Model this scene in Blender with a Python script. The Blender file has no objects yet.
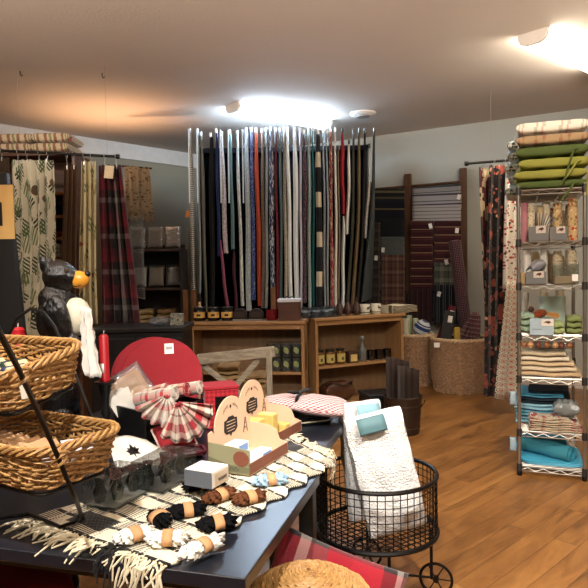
import bpy, bmesh, math, random
from mathutils import Vector, Matrix
rnd = random.Random(11)
SC = bpy.context.scene
COL = SC.collection
pi = math.pi; sin = math.sin; cos = math.cos

# ------------------------------------------------------------------ camera
EYE = Vector((0, 0, 1.45)); FOC = 616.0
PT, RL = math.radians(2.5), 0.02
FW = Vector((0, cos(PT), -sin(PT))); U0 = Vector((0, sin(PT), cos(PT))); R0 = Vector((1, 0, 0))
RT = R0*cos(RL) - U0*sin(RL); UP = R0*sin(RL) + U0*cos(RL)
cd = bpy.data.cameras.new('camera'); cam = bpy.data.objects.new('camera', cd); COL.objects.link(cam)
cd.sensor_width = 36; cd.lens = 36*FOC/588; cd.clip_start = .05
mw = Matrix((RT, UP, -FW)).transposed().to_4x4(); mw.translation = EYE
cam.matrix_world = mw
SC.camera = cam

def P(px, py, Y):
    d = FW + RT*((px-294)/FOC) + UP*((294-py)/FOC)
    return EYE + d*(Y/d.y)
def G(px, py, z=0.0):
    d = FW + RT*((px-294)/FOC) + UP*((294-py)/FOC)
    return EYE + d*((z-EYE.z)/d.z)

# ------------------------------------------------------------------ objects
def tag(o, label=None, cat=None, group=None, kind=None):
    if label: o['label'] = label
    if cat: o['category'] = cat
    if group: o['group'] = group
    if kind: o['kind'] = kind
    return o
def thing(name, label, cat, loc=(0, 0, 0), rz=0, group=None):
    o = bpy.data.objects.new(name, None); COL.objects.link(o)
    o.location = loc; o.rotation_euler = (0, 0, rz); o.empty_display_size = .1
    return tag(o, label, cat, group)
def inv_of(o):
    m = Matrix.Identity(4)
    while o is not None:
        m = Matrix.LocRotScale(o.location, o.rotation_euler, o.scale) @ m
        o = o.parent
    return m.inverted()
def kids(o): return [c for c in COL.objects if c.parent == o]
def copy_tree(o, parent=None, loc=None, rz=None, label=None, group=None):
    c = o.copy(); COL.objects.link(c)
    if parent is not None: c.parent = parent
    if loc is not None: c.location = loc
    if rz is not None: c.rotation_euler = (0, 0, rz)
    if label: c['label'] = label
    if group: c['group'] = group
    for k in list(o.children): copy_tree(k, c)
    return c
def RZ(a): return Matrix.Rotation(a, 4, 'Z')
def RX(a): return Matrix.Rotation(a, 4, 'X')
def RY(a): return Matrix.Rotation(a, 4, 'Y')
def T(*a): return Matrix.Translation(Vector(a if len(a) == 3 else a[0]))
def between(a, b):
    """matrix placing local z on the line from a to b"""
    a, b = Vector(a), Vector(b)
    return T(a) @ (b-a).to_track_quat('Z', 'Y').to_matrix().to_4x4()

class MB:
    def __init__(s): s.v = []; s.f = []; s.u = []
    def add(s, vs, fs, us, M=None):
        k = len(s.v)
        s.v += [M @ Vector(v) for v in vs] if M is not None else [Vector(v) for v in vs]
        s.f += [tuple(i+k for i in f) for f in fs]; s.u += us
        return s
    def box(s, c, d, M=None):
        x, y, z = d[0]/2, d[1]/2, d[2]/2
        m = T(*c) if M is None else M @ T(*c)
        vs = [(-x,-y,-z),(x,-y,-z),(x,y,-z),(-x,y,-z),(-x,-y,z),(x,-y,z),(x,y,z),(-x,y,z)]
        fs = [(3,2,1,0),(4,5,6,7),(0,1,5,4),(1,2,6,5),(2,3,7,6),(3,0,4,7)]
        ax = [(0,1),(0,1),(0,2),(1,2),(0,2),(1,2)]
        us = [[(vs[i][a], vs[i][b]) for i in f] for f, (a, b) in zip(fs, ax)]
        return s.add(vs, fs, us, m)
    def bar(s, a, b, w, h=None):
        """square-section bar from a to b"""
        L = (Vector(b)-Vector(a)).length
        return s.box((0, 0, L/2), (w, h or w, L), between(a, b))
    def tube(s, pts, r, n=6, closed=False, M=None):
        pts = [Vector(p) for p in pts]; N = len(pts)
        rr = r if isinstance(r, (list, tuple)) else [r]*N
        tan = []
        for i in range(N):
            a = pts[(i-1) % N] if closed or i > 0 else pts[i]
            b = pts[(i+1) % N] if closed or i < N-1 else pts[i]
            t = (b-a); tan.append(t.normalized() if t.length > 1e-9 else Vector((0, 0, 1)))
        t0 = tan[0]; nrm = t0.orthogonal().normalized()
        vs = []; L = 0; ls = []
        for i in range(N):
            t = tan[i]; nrm = (nrm - t*nrm.dot(t)); nrm = nrm.normalized() if nrm.length > 1e-6 else t.orthogonal().normalized()
            b = t.cross(nrm)
            if i: L += (pts[i]-pts[i-1]).length
            ls.append(L)
            for k in range(n):
                a = 2*pi*k/n
                vs.append(pts[i] + (nrm*cos(a)+b*sin(a))*rr[i])
        fs = []; us = []
        for i in range(N if closed else N-1):
            j = (i+1) % N; l1 = ls[j] if j else L + (pts[0]-pts[-1]).length
            for k in range(n):
                q = (k+1) % n
                fs.append((i*n+k, i*n+q, j*n+q, j*n+k))
                c = 2*pi*rr[i]/n
                us.append([(ls[i], k*c), (ls[i], (k+1)*c), (l1, (k+1)*c), (l1, k*c)])
        if not closed:
            fs.append(tuple(reversed(range(n)))); us.append([(0, 0)]*n)
            fs.append(tuple((N-1)*n+k for k in range(n))); us.append([(0, 0)]*n)
        return s.add(vs, fs, us, M)
    def cyl(s, a, b, r, n=12, r2=None): return s.tube([a, b], [r, r if r2 is None else r2], n)
    def lathe(s, prof, n=24, M=None, a0=0, a1=2*pi):
        full = abs(a1-a0-2*pi) < 1e-6
        vs = []; m = len(prof); st = n if full else n+1
        for k in range(st):
            a = a0+(a1-a0)*k/n
            vs += [(r*cos(a), r*sin(a), z) for r, z in prof]
        ln = [0]
        for i in range(1, m): ln.append(ln[-1]+math.hypot(prof[i][0]-prof[i-1][0], prof[i][1]-prof[i-1][1]))
        R = max(p[0] for p in prof); fs = []; us = []
        for k in range(n):
            q = (k+1) % st
            for i in range(m-1):
                fs.append((k*m+i, q*m+i, q*m+i+1, k*m+i+1))
                ua, ub = (a1-a0)*R*k/n, (a1-a0)*R*(k+1)/n
                us.append([(ua, ln[i]), (ub, ln[i]), (ub, ln[i+1]), (ua, ln[i+1])])
        return s.add(vs, fs, us, M)
    def grid(s, fn, nu, nv, su=1, sv=1, M=None):
        vs = [fn(i/nu, j/nv) for j in range(nv+1) for i in range(nu+1)]
        fs = []; us = []
        for j in range(nv):
            for i in range(nu):
                a = j*(nu+1)+i
                fs.append((a, a+1, a+nu+2, a+nu+1))
                us.append([(i/nu*su, j/nv*sv), ((i+1)/nu*su, j/nv*sv), ((i+1)/nu*su, (j+1)/nv*sv), (i/nu*su, (j+1)/nv*sv)])
        return s.add(vs, fs, us, M)
    def prism(s, poly, z0, z1, M=None):
        n = len(poly)
        vs = [(x, y, z0) for x, y in poly]+[(x, y, z1) for x, y in poly]
        fs = [tuple(reversed(range(n))), tuple(range(n, 2*n))]
        us = [[poly[i] for i in reversed(range(n))], [poly[i] for i in range(n)]]
        L = 0
        for i in range(n):
            j = (i+1) % n; d = math.hypot(poly[j][0]-poly[i][0], poly[j][1]-poly[i][1])
            fs.append((i, j, n+j, n+i)); us.append([(L, z0), (L+d, z0), (L+d, z1), (L, z1)]); L += d
        return s.add(vs, fs, us, M)
    def pillow(s, sx, sy, h, M=None, n=14, pw=4, rip=0, seed=0, tuft=(), full=.45):
        """closed puffed cushion lying in xy, centre at z=h/2"""
        r = random.Random(seed); ph = [r.uniform(0, 6.28) for _ in range(4)]
        def fn(sg):
            def g(u, v):
                a, b = 2*u-1, 2*v-1
                a = sin(pi/2*a); b = sin(pi/2*b)
                e = max(0, (1-abs(a)**pw))*max(0, (1-abs(b)**pw))
                z = e**full
                w = 1+rip*(sin(7*a+ph[0])*sin(6*b+ph[1]))
                for tx, ty in tuft:
                    z *= 1-.45*math.exp(-((a-tx)**2+(b-ty)**2)/.02)
                k = 1-.06*(1-abs(b)**2)*abs(a)**6
                k2 = 1-.06*(1-abs(a)**2)*abs(b)**6
                return (a*sx/2*k, b*sy/2*k2, h/2+sg*h/2*z*w)
            return g
        s.grid(fn(1), n, n, sx, sy, M)
        f2 = fn(-1)
        s.grid(lambda u, v: f2(1-u, v), n, n, sx, sy, M)
        return s
    def build(s, name, mat, parent=None, world=False, origin=None, smooth=True, bev=0, seg=2, solid=0, sub=0, weld=True, loc=None, rot=None, ang=40):
        me = bpy.data.meshes.new(name); vs = s.v
        o = bpy.data.objects.new(name, me)
        if parent is not None:
            o.parent = parent
            if world: m = inv_of(parent); vs = [m @ v for v in vs]
        elif origin is not None or world:
            if origin is None:
                xs = [v.x for v in vs]; ys = [v.y for v in vs]
                origin = Vector(((min(xs)+max(xs))/2, (min(ys)+max(ys))/2, min(v.z for v in vs)))
            origin = Vector(origin); vs = [v-origin for v in vs]; o.location = origin
        if loc is not None: o.location = loc
        if rot is not None: o.rotation_euler = rot
        me.from_pydata([tuple(v) for v in vs], [], s.f)
        uvl = me.uv_layers.new(name='UVMap'); k = 0
        for fu in s.u:
            for c in fu: uvl.data[k].uv = c; k += 1
        bm = bmesh.new(); bm.from_mesh(me)
        if weld: bmesh.ops.remove_doubles(bm, verts=bm.verts, dist=1e-5)
        bmesh.ops.dissolve_degenerate(bm, edges=bm.edges, dist=1e-7)
        if not solid: bmesh.ops.recalc_face_normals(bm, faces=bm.faces)
        for e in bm.edges:
            if len(e.link_faces) == 2 and e.calc_face_angle(0) > math.radians(ang): e.smooth = False
        for f in bm.faces: f.smooth = smooth
        bm.to_mesh(me); bm.free()
        me.materials.append(mat)
        if solid:
            d = o.modifiers.new('solid', 'SOLIDIFY'); d.thickness = solid; d.offset = 0
        if bev:
            d = o.modifiers.new('bevel', 'BEVEL'); d.width = bev; d.segments = seg; d.limit_method = 'ANGLE'; d.angle_limit = math.radians(35)
            d.harden_normals = True
        if sub:
            d = o.modifiers.new('sub', 'SUBSURF'); d.levels = sub; d.render_levels = sub
        COL.objects.link(o)
        return o

def rrect(w, d, r, n=6):
    out = []
    for cx, cy, a in ((w/2-r, d/2-r, 0), (-w/2+r, d/2-r, pi/2), (-w/2+r, -d/2+r, pi), (w/2-r, -d/2+r, 1.5*pi)):
        for k in range(n+1):
            t = a+pi/2*k/n; out.append((cx+r*cos(t), cy+r*sin(t)))
    return out
def resample(poly, N):
    L = [0]; n = len(poly)
    for i in range(n): L.append(L[-1]+math.dist(poly[i], poly[(i+1) % n]))
    out = []; j = 0
    for k in range(N):
        t = L[-1]*k/N
        while L[j+1] < t: j += 1
        f = (t-L[j])/max(1e-9, L[j+1]-L[j]); a, b = poly[j], poly[(j+1) % n]
        out.append((a[0]+(b[0]-a[0])*f, a[1]+(b[1]-a[1])*f))
    return out

# ------------------------------------------------------------------ materials
def lin(h):
    h = h.lstrip('#'); r = []
    for i in (0, 2, 4):
        c = int(h[i:i+2], 16)/255
        r.append(c/12.92 if c <= .04045 else ((c+.055)/1.055)**2.4)
    return (*r, 1)
MATS = {}
class NT:
    def __init__(s, name):
        s.m = bpy.data.materials.new(name); s.m.use_nodes = True
        s.t = s.m.node_tree; s.b = s.t.nodes['Principled BSDF']
    def n(s, typ, **kw):
        nd = s.t.nodes.new(typ)
        for k, v in kw.items(): setattr(nd, k, v)
        return nd
    def set(s, sock, v):
        if isinstance(v, bpy.types.NodeSocket): s.t.links.new(v, sock)
        else: sock.default_value = v
    def math(s, op, a, b=0.0, c=None):
        nd = s.n('ShaderNodeMath', operation=op); s.set(nd.inputs[0], a); s.set(nd.inputs[1], b)
        if c is not None: s.set(nd.inputs[2], c)
        return nd.outputs[0]
    def mix(s, f, a, b, mode='MIX'):
        nd = s.n('ShaderNodeMix', data_type='RGBA', blend_type=mode)
        s.set(nd.inputs[0], f); s.set(nd.inputs[6], a); s.set(nd.inputs[7], b)
        return nd.outputs[2]
    def coord(s, kind='UV', scale=(1, 1, 1), off=(0, 0, 0), rot=(0, 0, 0)):
        tc = s.n('ShaderNodeTexCoord'); mp = s.n('ShaderNodeMapping')
        s.t.links.new(tc.outputs[kind], mp.inputs[0])
        mp.inputs['Scale'].default_value = scale; mp.inputs['Location'].default_value = off; mp.inputs['Rotation'].default_value = rot
        return mp.outputs[0]
    def xyz(s, v):
        nd = s.n('ShaderNodeSeparateXYZ'); s.t.links.new(v, nd.inputs[0]); return nd.outputs
    def noise(s, v, scale, detail=3, rough=.5, out=0):
        nd = s.n('ShaderNodeTexNoise'); s.t.links.new(v, nd.inputs['Vector'])
        nd.inputs['Scale'].default_value = scale; nd.inputs['Detail'].default_value = detail; nd.inputs['Roughness'].default_value = rough
        return nd.outputs[out]
    def ramp(s, f, stops, const=False):
        nd = s.n('ShaderNodeValToRGB'); cr = nd.color_ramp
        cr.interpolation = 'CONSTANT' if const else 'LINEAR'
        while len(cr.elements) < len(stops): cr.elements.new(.5)
        for e, (p, c) in zip(cr.elements, stops): e.position = p; e.color = lin(c)
        s.set(nd.inputs[0], f); return nd.outputs[0]
    def bump(s, h, st=.3, d=.01):
        nd = s.n('ShaderNodeBump'); nd.inputs['Strength'].default_value = st; nd.inputs['Distance'].default_value = d
        s.set(nd.inputs['Height'], h); s.t.links.new(nd.outputs[0], s.b.inputs['Normal'])
    def out(s, col, rough=.7, metal=0, spec=.4, sheen=0):
        s.set(s.b.inputs['Base Color'], col); s.set(s.b.inputs['Roughness'], rough); s.b.inputs['Metallic'].default_value = metal
        s.b.inputs['Specular IOR Level'].default_value = spec
        if sheen: s.b.inputs['Sheen Weight'].default_value = sheen
        return s.m
def solid(h, rough=.7, metal=0, var=.12, vs=12, bump=0, bs=150, spec=.4, name=None, sheen=0, coat=0):
    key = ('s', h, rough, metal, var, vs, bump, bs, spec, sheen, coat)
    if key in MATS: return MATS[key]
    m = NT(name or 'plain_'+h.strip('#')); c = m.coord('Object')
    f = m.noise(c, vs)
    k = m.math('MULTIPLY_ADD', f, 2*var, 1-var)
    col = m.n('ShaderNodeVectorMath', operation='SCALE'); col.inputs[0].default_value = lin(h)[:3]; m.set(col.inputs['Scale'], k)
    if bump: m.bump(m.noise(c, bs, 2), bump, .004)
    if coat: m.b.inputs['Coat Weight'].default_value = coat
    MATS[key] = m.out(col.outputs[0], rough, metal, spec, sheen); return MATS[key]
def fabric_finish(m, col, rough=.9, weave=900, st=.25):
    c = m.coord('UV', (1, 1, 1)); x = m.xyz(c)
    w = m.math('MULTIPLY', m.math('SINE', m.math('MULTIPLY', x[0], weave)), m.math('SINE', m.math('MULTIPLY', x[1], weave)))
    m.bump(w, st, .002)
    return m.out(col, rough, 0, .15, .2)
def _frac(m, x, per, off=0.0): return m.math('FRACT', m.math('MULTIPLY_ADD', x, 1/per, off))
def stripe(name, stops, per, axis=0, rough=.9, off=0.0, warp=0.0):
    """woven stripes: stops [(pos, hex)] over one period in metres, along u (0) or v (1)"""
    m = NT(name); c = m.coord('UV'); x = m.xyz(c)[axis]
    if warp: x = m.math('MULTIPLY_ADD', m.noise(c, 8), warp, x)
    return fabric_finish(m, m.ramp(_frac(m, x, per, off), stops, True), rough)
def plaid(name, su, pu, sv, pv, rough=.9, f=.5):
    m = NT(name); x = m.xyz(m.coord('UV'))
    a = m.ramp(_frac(m, x[0], pu), su, True); b = m.ramp(_frac(m, x[1], pv, .13), sv, True)
    return fabric_finish(m, m.mix(f, a, b), rough)
def blobs(name, base, layers, rough=.85, base2=None, bscale=14, coord='UV'):
    """printed cloth: voronoi spots; layers (scale, size, hex, (offset), stretch)"""
    m = NT(name); c0 = m.coord(coord)
    col = lin(base)
    if base2: col = m.mix(m.noise(c0, bscale), lin(base), lin(base2))
    for i, ly in enumerate(layers):
        sc, th, hx = ly[:3]; st = ly[3] if len(ly) > 3 else 1.0; rot = ly[4] if len(ly) > 4 else .6*i
        c = m.coord(coord, (1, st, 1), (3.7*i+.31, 1.9*i+.77, .5*i), (0, 0, rot))
        wob = m.noise(c0, sc*2.2, 2, out=1)
        v = m.n('ShaderNodeVectorMath', operation='MULTIPLY_ADD'); m.set(v.inputs[0], wob); v.inputs[1].default_value = (.16/sc,)*3; m.set(v.inputs[2], c)
        vo = m.n('ShaderNodeTexVoronoi'); m.set(vo.inputs['Vector'], v.outputs[0]); vo.inputs['Scale'].default_value = sc
        f = m.math('LESS_THAN', vo.outputs['Distance'], th)
        if len(ly) > 5:
            xx_ = m.xyz(c); f = m.math('MULTIPLY', f, m.math('GREATER_THAN', m.math('SINE', m.math('MULTIPLY', m.math('ADD', xx_[0], m.math('MULTIPLY', xx_[1], .25)), ly[5])), -.2))
        col = m.mix(f, col, lin(hx))
    return fabric_finish(m, col, rough)
def checker(name, a, b, sx, sy, rough=.9, rot=0.0):
    m = NT(name); x = m.xyz(m.coord('UV', rot=(0, 0, rot)))
    fa = m.math('GREATER_THAN', _frac(m, x[0], sx), .5); fb = m.math('GREATER_THAN', _frac(m, x[1], sy), .5)
    return fabric_finish(m, m.mix(m.math('ABSOLUTE', m.math('SUBTRACT', fa, fb)), lin(a), lin(b)), rough)
def gingham(name, white, col, s, rough=.9, rot=0.0):
    m = NT(name); x = m.xyz(m.coord('UV', rot=(0, 0, rot)))
    fa = m.math('GREATER_THAN', _frac(m, x[0], s), .5); fb = m.math('GREATER_THAN', _frac(m, x[1], s), .5)
    return fabric_finish(m, m.mix(m.math('MULTIPLY', m.math('ADD', fa, fb), .5), lin(white), lin(col)), rough)
def wood(name, a, b, axis=0, scale=1.0, rough=.45, coat=0.0, coord='Object'):
    m = NT(name); sc = [14*scale]*3; sc[axis] = 1.2*scale
    c = m.coord(coord, tuple(sc))
    f = m.noise(c, 2.2, 5, .6)
    g = m.noise(m.coord(coord, tuple(4*k for k in sc)), 3, 2)
    k = m.math('ADD', m.math('MULTIPLY', f, .8), m.math('MULTIPLY', g, .25))
    m.bump(g, .08, .002)
    m.b.inputs['Coat Weight'].default_value = coat
    return m.out(m.ramp(k, [(.3, a), (.7, b)]), rough, 0, .4)
def wicker(name, a, b, rough=.55):
    m = NT(name); c = m.coord('UV', (25, 250, 1)); f = m.noise(c, 1.0, 3)
    g = m.noise(m.coord('Object'), 30, 2)
    m.bump(f, .3, .002)
    return m.out(m.ramp(m.math('MULTIPLY_ADD', f, .6, m.math('MULTIPLY', g, .4)), [(.3, a), (.68, b)]), rough, 0, .4)
def clear(name='clear_plastic', tint='#e8eef0', rough=.08, gloss=.5, base=.04, crinkle=0.0, haze=0.0):
    m = NT(name); t = m.t; t.nodes.remove(m.b)
    tr = m.n('ShaderNodeBsdfTransparent'); tr.inputs[0].default_value = lin(tint)
    gl = m.n('ShaderNodeBsdfGlossy'); gl.inputs['Roughness'].default_value = rough
    lw = m.n('ShaderNodeLayerWeight'); lw.inputs[0].default_value = .35
    f = m.math('MULTIPLY_ADD', lw.outputs['Fresnel'], gloss, base)
    if crinkle:
        bp = m.n('ShaderNodeBump'); bp.inputs['Strength'].default_value = crinkle; bp.inputs['Distance'].default_value = .02
        t.links.new(m.noise(m.coord('Object'), 22, 3), bp.inputs['Height'])
        t.links.new(bp.outputs[0], gl.inputs['Normal']); t.links.new(bp.outputs[0], lw.inputs['Normal'])
    mx = m.n('ShaderNodeMixShader'); m.set(mx.inputs[0], f); t.links.new(tr.outputs[0], mx.inputs[1]); t.links.new(gl.outputs[0], mx.inputs[2])
    res = mx.outputs[0]
    if haze:
        df = m.n('ShaderNodeBsdfDiffuse'); df.inputs[0].default_value = lin(tint)
        m2 = m.n('ShaderNodeMixShader'); m2.inputs[0].default_value = haze
        t.links.new(res, m2.inputs[1]); t.links.new(df.outputs[0], m2.inputs[2]); res = m2.outputs[0]
    t.links.new(res, t.nodes['Material Output'].inputs[0])
    return m.m
def emit(name, h, s):
    m = NT(name); m.b.inputs['Emission Color'].default_value = lin(h); m.b.inputs['Emission Strength'].default_value = s
    return m.out(lin('#ffffff'), .4)

BLACK = solid('#0d0d0e', .35, 0, .2, 20)
IRON = solid('#15110f', .42, .5, .25, 30, name='black_iron')
WHITE = solid('#e9e6df', .6, 0, .04, name='white_paper')
KRAFT = solid('#b98a5e', .8, 0, .08, 20, name='kraft_paper')
CHROME = solid('#a59f96', .32, .9, .1, 30, name='chrome_wire')
PLASTIC = clear('clear_plastic', '#e6ecee', .08, .55, .05, .4, .0)
BAG = clear('clear_bag', '#e6ebee', .12, .6, .06, .9, .05)
# ================================================================== the setting
CEIL = 3.15
CN = Vector((-1.18, 9.5)); WL = Vector((-5.8, 4.4)); WR = Vector((6.6, 5.05)); ZB = -3.2
def floor_mat():
    m = NT('oak_laminate')
    c = m.coord('Object', rot=(0, 0, -math.atan2(2.13, 2.24)))
    br = m.n('ShaderNodeTexBrick', offset=.37, offset_frequency=2)
    m.set(br.inputs['Vector'], c)
    for k, v in (('Scale', 1.0), ('Brick Width', 1.2), ('Row Height', .125), ('Mortar Size', .0015), ('Mortar Smooth', .3), ('Bias', 0.0)): br.inputs[k].default_value = v
    br.inputs['Color1'].default_value = (0, 0, 0, 1); br.inputs['Color2'].default_value = (1, 1, 1, 1); br.inputs['Mortar'].default_value = (.5, .5, .5, 1)
    bw = m.n('ShaderNodeRGBToBW'); m.t.links.new(br.outputs['Color'], bw.inputs[0])
    off = m.n('ShaderNodeVectorMath', operation='MULTIPLY_ADD'); m.set(off.inputs[0], bw.outputs[0]); off.inputs[1].default_value = (9, 5, 0)
    sc = m.n('ShaderNodeVectorMath', operation='MULTIPLY'); m.set(sc.inputs[0], c); sc.inputs[1].default_value = (1.1, 5.5, 1); m.set(off.inputs[2], sc.outputs[0])
    g = m.noise(off.outputs[0], 1.5, 6, .6); g.node.inputs['Distortion'].default_value = 1.1
    k = m.math('ADD', m.math('MULTIPLY', g, .85), m.math('MULTIPLY', bw.outputs[0], .16))
    col = m.ramp(k, [(.28, '#553619'), (.45, '#83572c'), (.6, '#9a6a37'), (.78, '#b28246')])
    col = m.mix(br.outputs['Fac'], col, lin('#4a2a14'))
    m.bump(m.math('SUBTRACT', g, m.math('MULTIPLY', br.outputs['Fac'], 1.5)), .12, .002)
    return m.out(col, m.math('MULTIPLY_ADD', g, .2, .25), 0, .45)
def plaster(name, h, bump=.25):
    m = NT(name); c = m.coord('Object')
    m.bump(m.noise(c, 60, 4, .65), bump, .01)
    f = m.noise(c, 1.5, 3)
    return m.out(m.mix(f, lin(h), tuple(x*.93 for x in lin(h)[:3])+(1,)), .9, 0, .2)
WALLM = plaster('wall_paint', '#aaaba2', .15); CEILM = plaster('ceiling_texture', '#d3c8bd', .35)
room = [(CN.x, CN.y), (WL.x, WL.y), (WL.x, ZB), (WR.x, ZB), (WR.x, WR.y)]
tag(MB().prism(room, -.1, 0).build('floor', floor_mat(), origin=(0, 0, 0), smooth=False), kind='structure')
tag(MB().prism(room, CEIL, CEIL+.1).build('ceiling', CEILM, origin=(0, 0, 0), smooth=False), kind='structure')
def wall(name, a, b, nrm=.1, m_=None):
    a, b = Vector(a), Vector(b); d = (b-a).normalized(); n = Vector((-d.y, d.x))
    if n.dot(Vector((0, 3))-a) > 0: n = -n
    poly = [a, b, b+n*nrm, a+n*nrm]
    return tag(MB().prism([tuple(p) for p in poly], 0, CEIL).build(name, m_ or WALLM, origin=(0, 0, 0), smooth=False), kind='structure')
LEFTM = plaster('taupe_back_wall', '#8a8371', .15)  # darker taupe than the other walls
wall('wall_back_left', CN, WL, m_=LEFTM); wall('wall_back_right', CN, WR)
wall('wall_left', WL, (WL.x, ZB)); wall('wall_right', WR, (WR.x, ZB)); wall('wall_front', (WL.x, ZB), (WR.x, ZB))
def skirting(name, a, b, z0=.001, z1=.1, th=.015):
    a, b = Vector(a), Vector(b); d = (b-a).normalized(); n = Vector((-d.y, d.x))
    if n.dot(Vector((0, 3))-a) < 0: n = -n
    poly = [a+n*.001, b+n*.001, b+n*th, a+n*th]
    tag(MB().prism([tuple(p) for p in poly], z0, z1).build(name, solid('#c9c4ba', .5), origin=(0, 0, 0), smooth=False), kind='structure')
skirting('baseboard_back_left', CN, WL); skirting('baseboard_back_right', CN, WR)
skirting('pale_top_band_1', CN, WL, CEIL-.205, CEIL-.001, .03)  # pale band along the top of the taupe wall

def wall_y(x):      # depth of the right-hand wall's face
    return CN.y+(x-CN.x)*(WR.y-CN.y)/(WR.x-CN.x)

# ------------------------------------------------------------------ lamps and fittings on the ceiling
LAMP_A = math.atan2(1.0, 1.15)
def fixture(name, label, loc, L, hexc, strength):
    t = thing(name, label, 'ceiling light', (loc[0], loc[1], CEIL), LAMP_A)
    mt = solid('#d8d2c8', .5, 0, .03)
    MB().box((0, 0, -.02), (L-.02, .16, .04)).build('housing', mt, t, smooth=False)
    pts = []
    prof = [(-.105, 0), (-.108, -.03), (-.085, -.065), (-.04, -.082), (.04, -.082), (.085, -.065), (.108, -.03), (.105, 0)]
    def fn(u, v):
        k = v*7; i = min(6, int(k)); f = k-i
        y = prof[i][0]+(prof[i+1][0]-prof[i][0])*f; z = prof[i][1]+(prof[i+1][1]-prof[i][1])*f
        return ((u-.5)*(L-.04), y, z-.002)
    MB().grid(fn, 8, 14).build('diffuser', emit(name+'_diffuser', hexc, strength), t)
    for s in (-1, 1):
        MB().prism([(p[0]*1.1, p[1]*1.15-.0) for p in prof], -.02, .02, T(s*(L/2-.02), 0, 0) @ RZ(pi/2) @ RX(pi/2)).build('end_cap', mt, t, bev=.004)
    return t
f1a, f1b = P(231, 106, 6.4), P(331, 125, 7.4)
fixture('fluorescent_fixture', 'glowing cool white fluorescent fixture above the rack of hanging fabrics', ((f1a.x+f1b.x)/2-.03, 6.88), 1.35, '#cfe6ff', 74)
fixture('fluorescent_fixture', 'overexposed fluorescent fixture cut by the frame, above the chrome shelving', (2.26, 5.02), 1.25, '#fff1dc', 50)
sd = P(363, 115, 6.95)
t = thing('smoke_detector', 'round white smoke detector on the ceiling beside the lit fixture', 'smoke detector', (sd.x, sd.y, CEIL))
MB().lathe([(0, 0), (.145, 0), (.145, -.012), (.12, -.03), (.1, -.034), (0, -.034)], 32).build('base', solid('#d4d0c8', .5, 0, .03), t)
MB().lathe([(0, -.0341), (.075, -.0341), (.07, -.046), (0, -.05)], 24).build('sensor_cover', solid('#8d8a86', .5, 0, .05), t)
for px, py, lb in ((20, 71, 'small metal hook in the ceiling over the plaid cushion stack'), (102, 73, 'small metal hook in the ceiling over the red plaid curtain')):
    p = G(px, py, CEIL)
    tag(MB().tube([(0, 0, 0), (0, 0, -.03), (.012, 0, -.045), (.02, 0, -.03)], .004, 6).build('ceiling_hook', IRON, loc=p), lb, 'hook')

# ================================================================== swing-arm rack of hanging fabrics
RK = thing('swing_arm_rack', 'tall dark swing-arm rack that holds the hanging fabrics', 'display rack', (-.1, 7.35, 0))
DARK = solid('#060607', .95, 0, .2, spec=.05)
MB().box((0, .18, 1.45), (2.04, .03, 2.9)).build('back_panel', DARK, RK, smooth=False)
for x in (-1.0, 1.0): MB().box((x, .12, 1.45), (.05, .06, 2.9)).build('upright', solid('#2b2a2c', .45, .6), RK, bev=.004)
MB().box((0, .1, 2.86), (2.04, .05, .06)).build('pivot_rail', solid('#0b0b0c', .9, 0, .1, spec=.1), RK, bev=.004)
YF, YB = 6.55, 7.32
def fab_panel(x0, x1, y0, y1, w, mat, label, bulge=.12, xm=None, tip='#dfe3e6', seed=0, arm=True):
    """a cloth folded over a swing arm; the near edge runs from pixel (x0,y0) down to (x1,y1)"""
    r = random.Random(seed); a, b = P(x0, y0, YF), P(x1, y1, YF)
    W = w*YF/FOC*.86
    t = thing('hanging_fabric', label, 'fabric', (a.x, YF, b.z), 0, None)
    t['group'] = 'fabrics hanging edge-on from the swing arms'
    n = 22; ph = r.uniform(0, 6); D = YB-YF-.05; back = r.uniform(-.05, .05)
    mid = 0 if xm is None else (P(xm, (y0+y1)/2, YF).x-(a.x+b.x)/2)
    H = a.z-b.z; L2 = 2*D+W
    prof = [(-.5, D), (-.5, D*.5), (-.5, .05), (-.42, .012), (0, -.012), (.42, .012), (.5, .05), (.5, D*.5), (.5, D)]
    def fn(u, v):
        k = u*8; i = min(7, int(k)); f = k-i
        px = prof[i][0]+(prof[i+1][0]-prof[i][0])*f; dy = prof[i][1]+(prof[i+1][1]-prof[i][1])*f
        s = 1-v
        ww = W*(.55+.45*min(1, s*5))*(1+bulge*.5*sin(5*s+ph))
        cx = (b.x-a.x)*s*s*(1-.3*s)/.7+mid*4*s*(1-s)+.004*sin(9*s+ph)
        return (cx*(1-.6*dy/D)+px*ww*(1-.5*dy/D)+a.x*dy/YF, dy+.01*sin(4*s+ph), H*(v))
    MB().grid(fn, 16, n, L2, H).build('cloth', mat, t)
    if arm:
        MB().tube([(0, -.03, H+.012), (a.x*(D+.02)/YF, D+.02, H+.012)], .011, 8).build('arm', solid(tip, .35, .5), t)
        MB().tube([(0, -.045, H-.01), (0, -.045, H+.035)], .013, 8).build('arm_tip', solid(tip, .35, .1), t)
    return t
def spk(name, a, b, th=.45, sc=60): return blobs(name, a, [(sc, th, b)])
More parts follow.
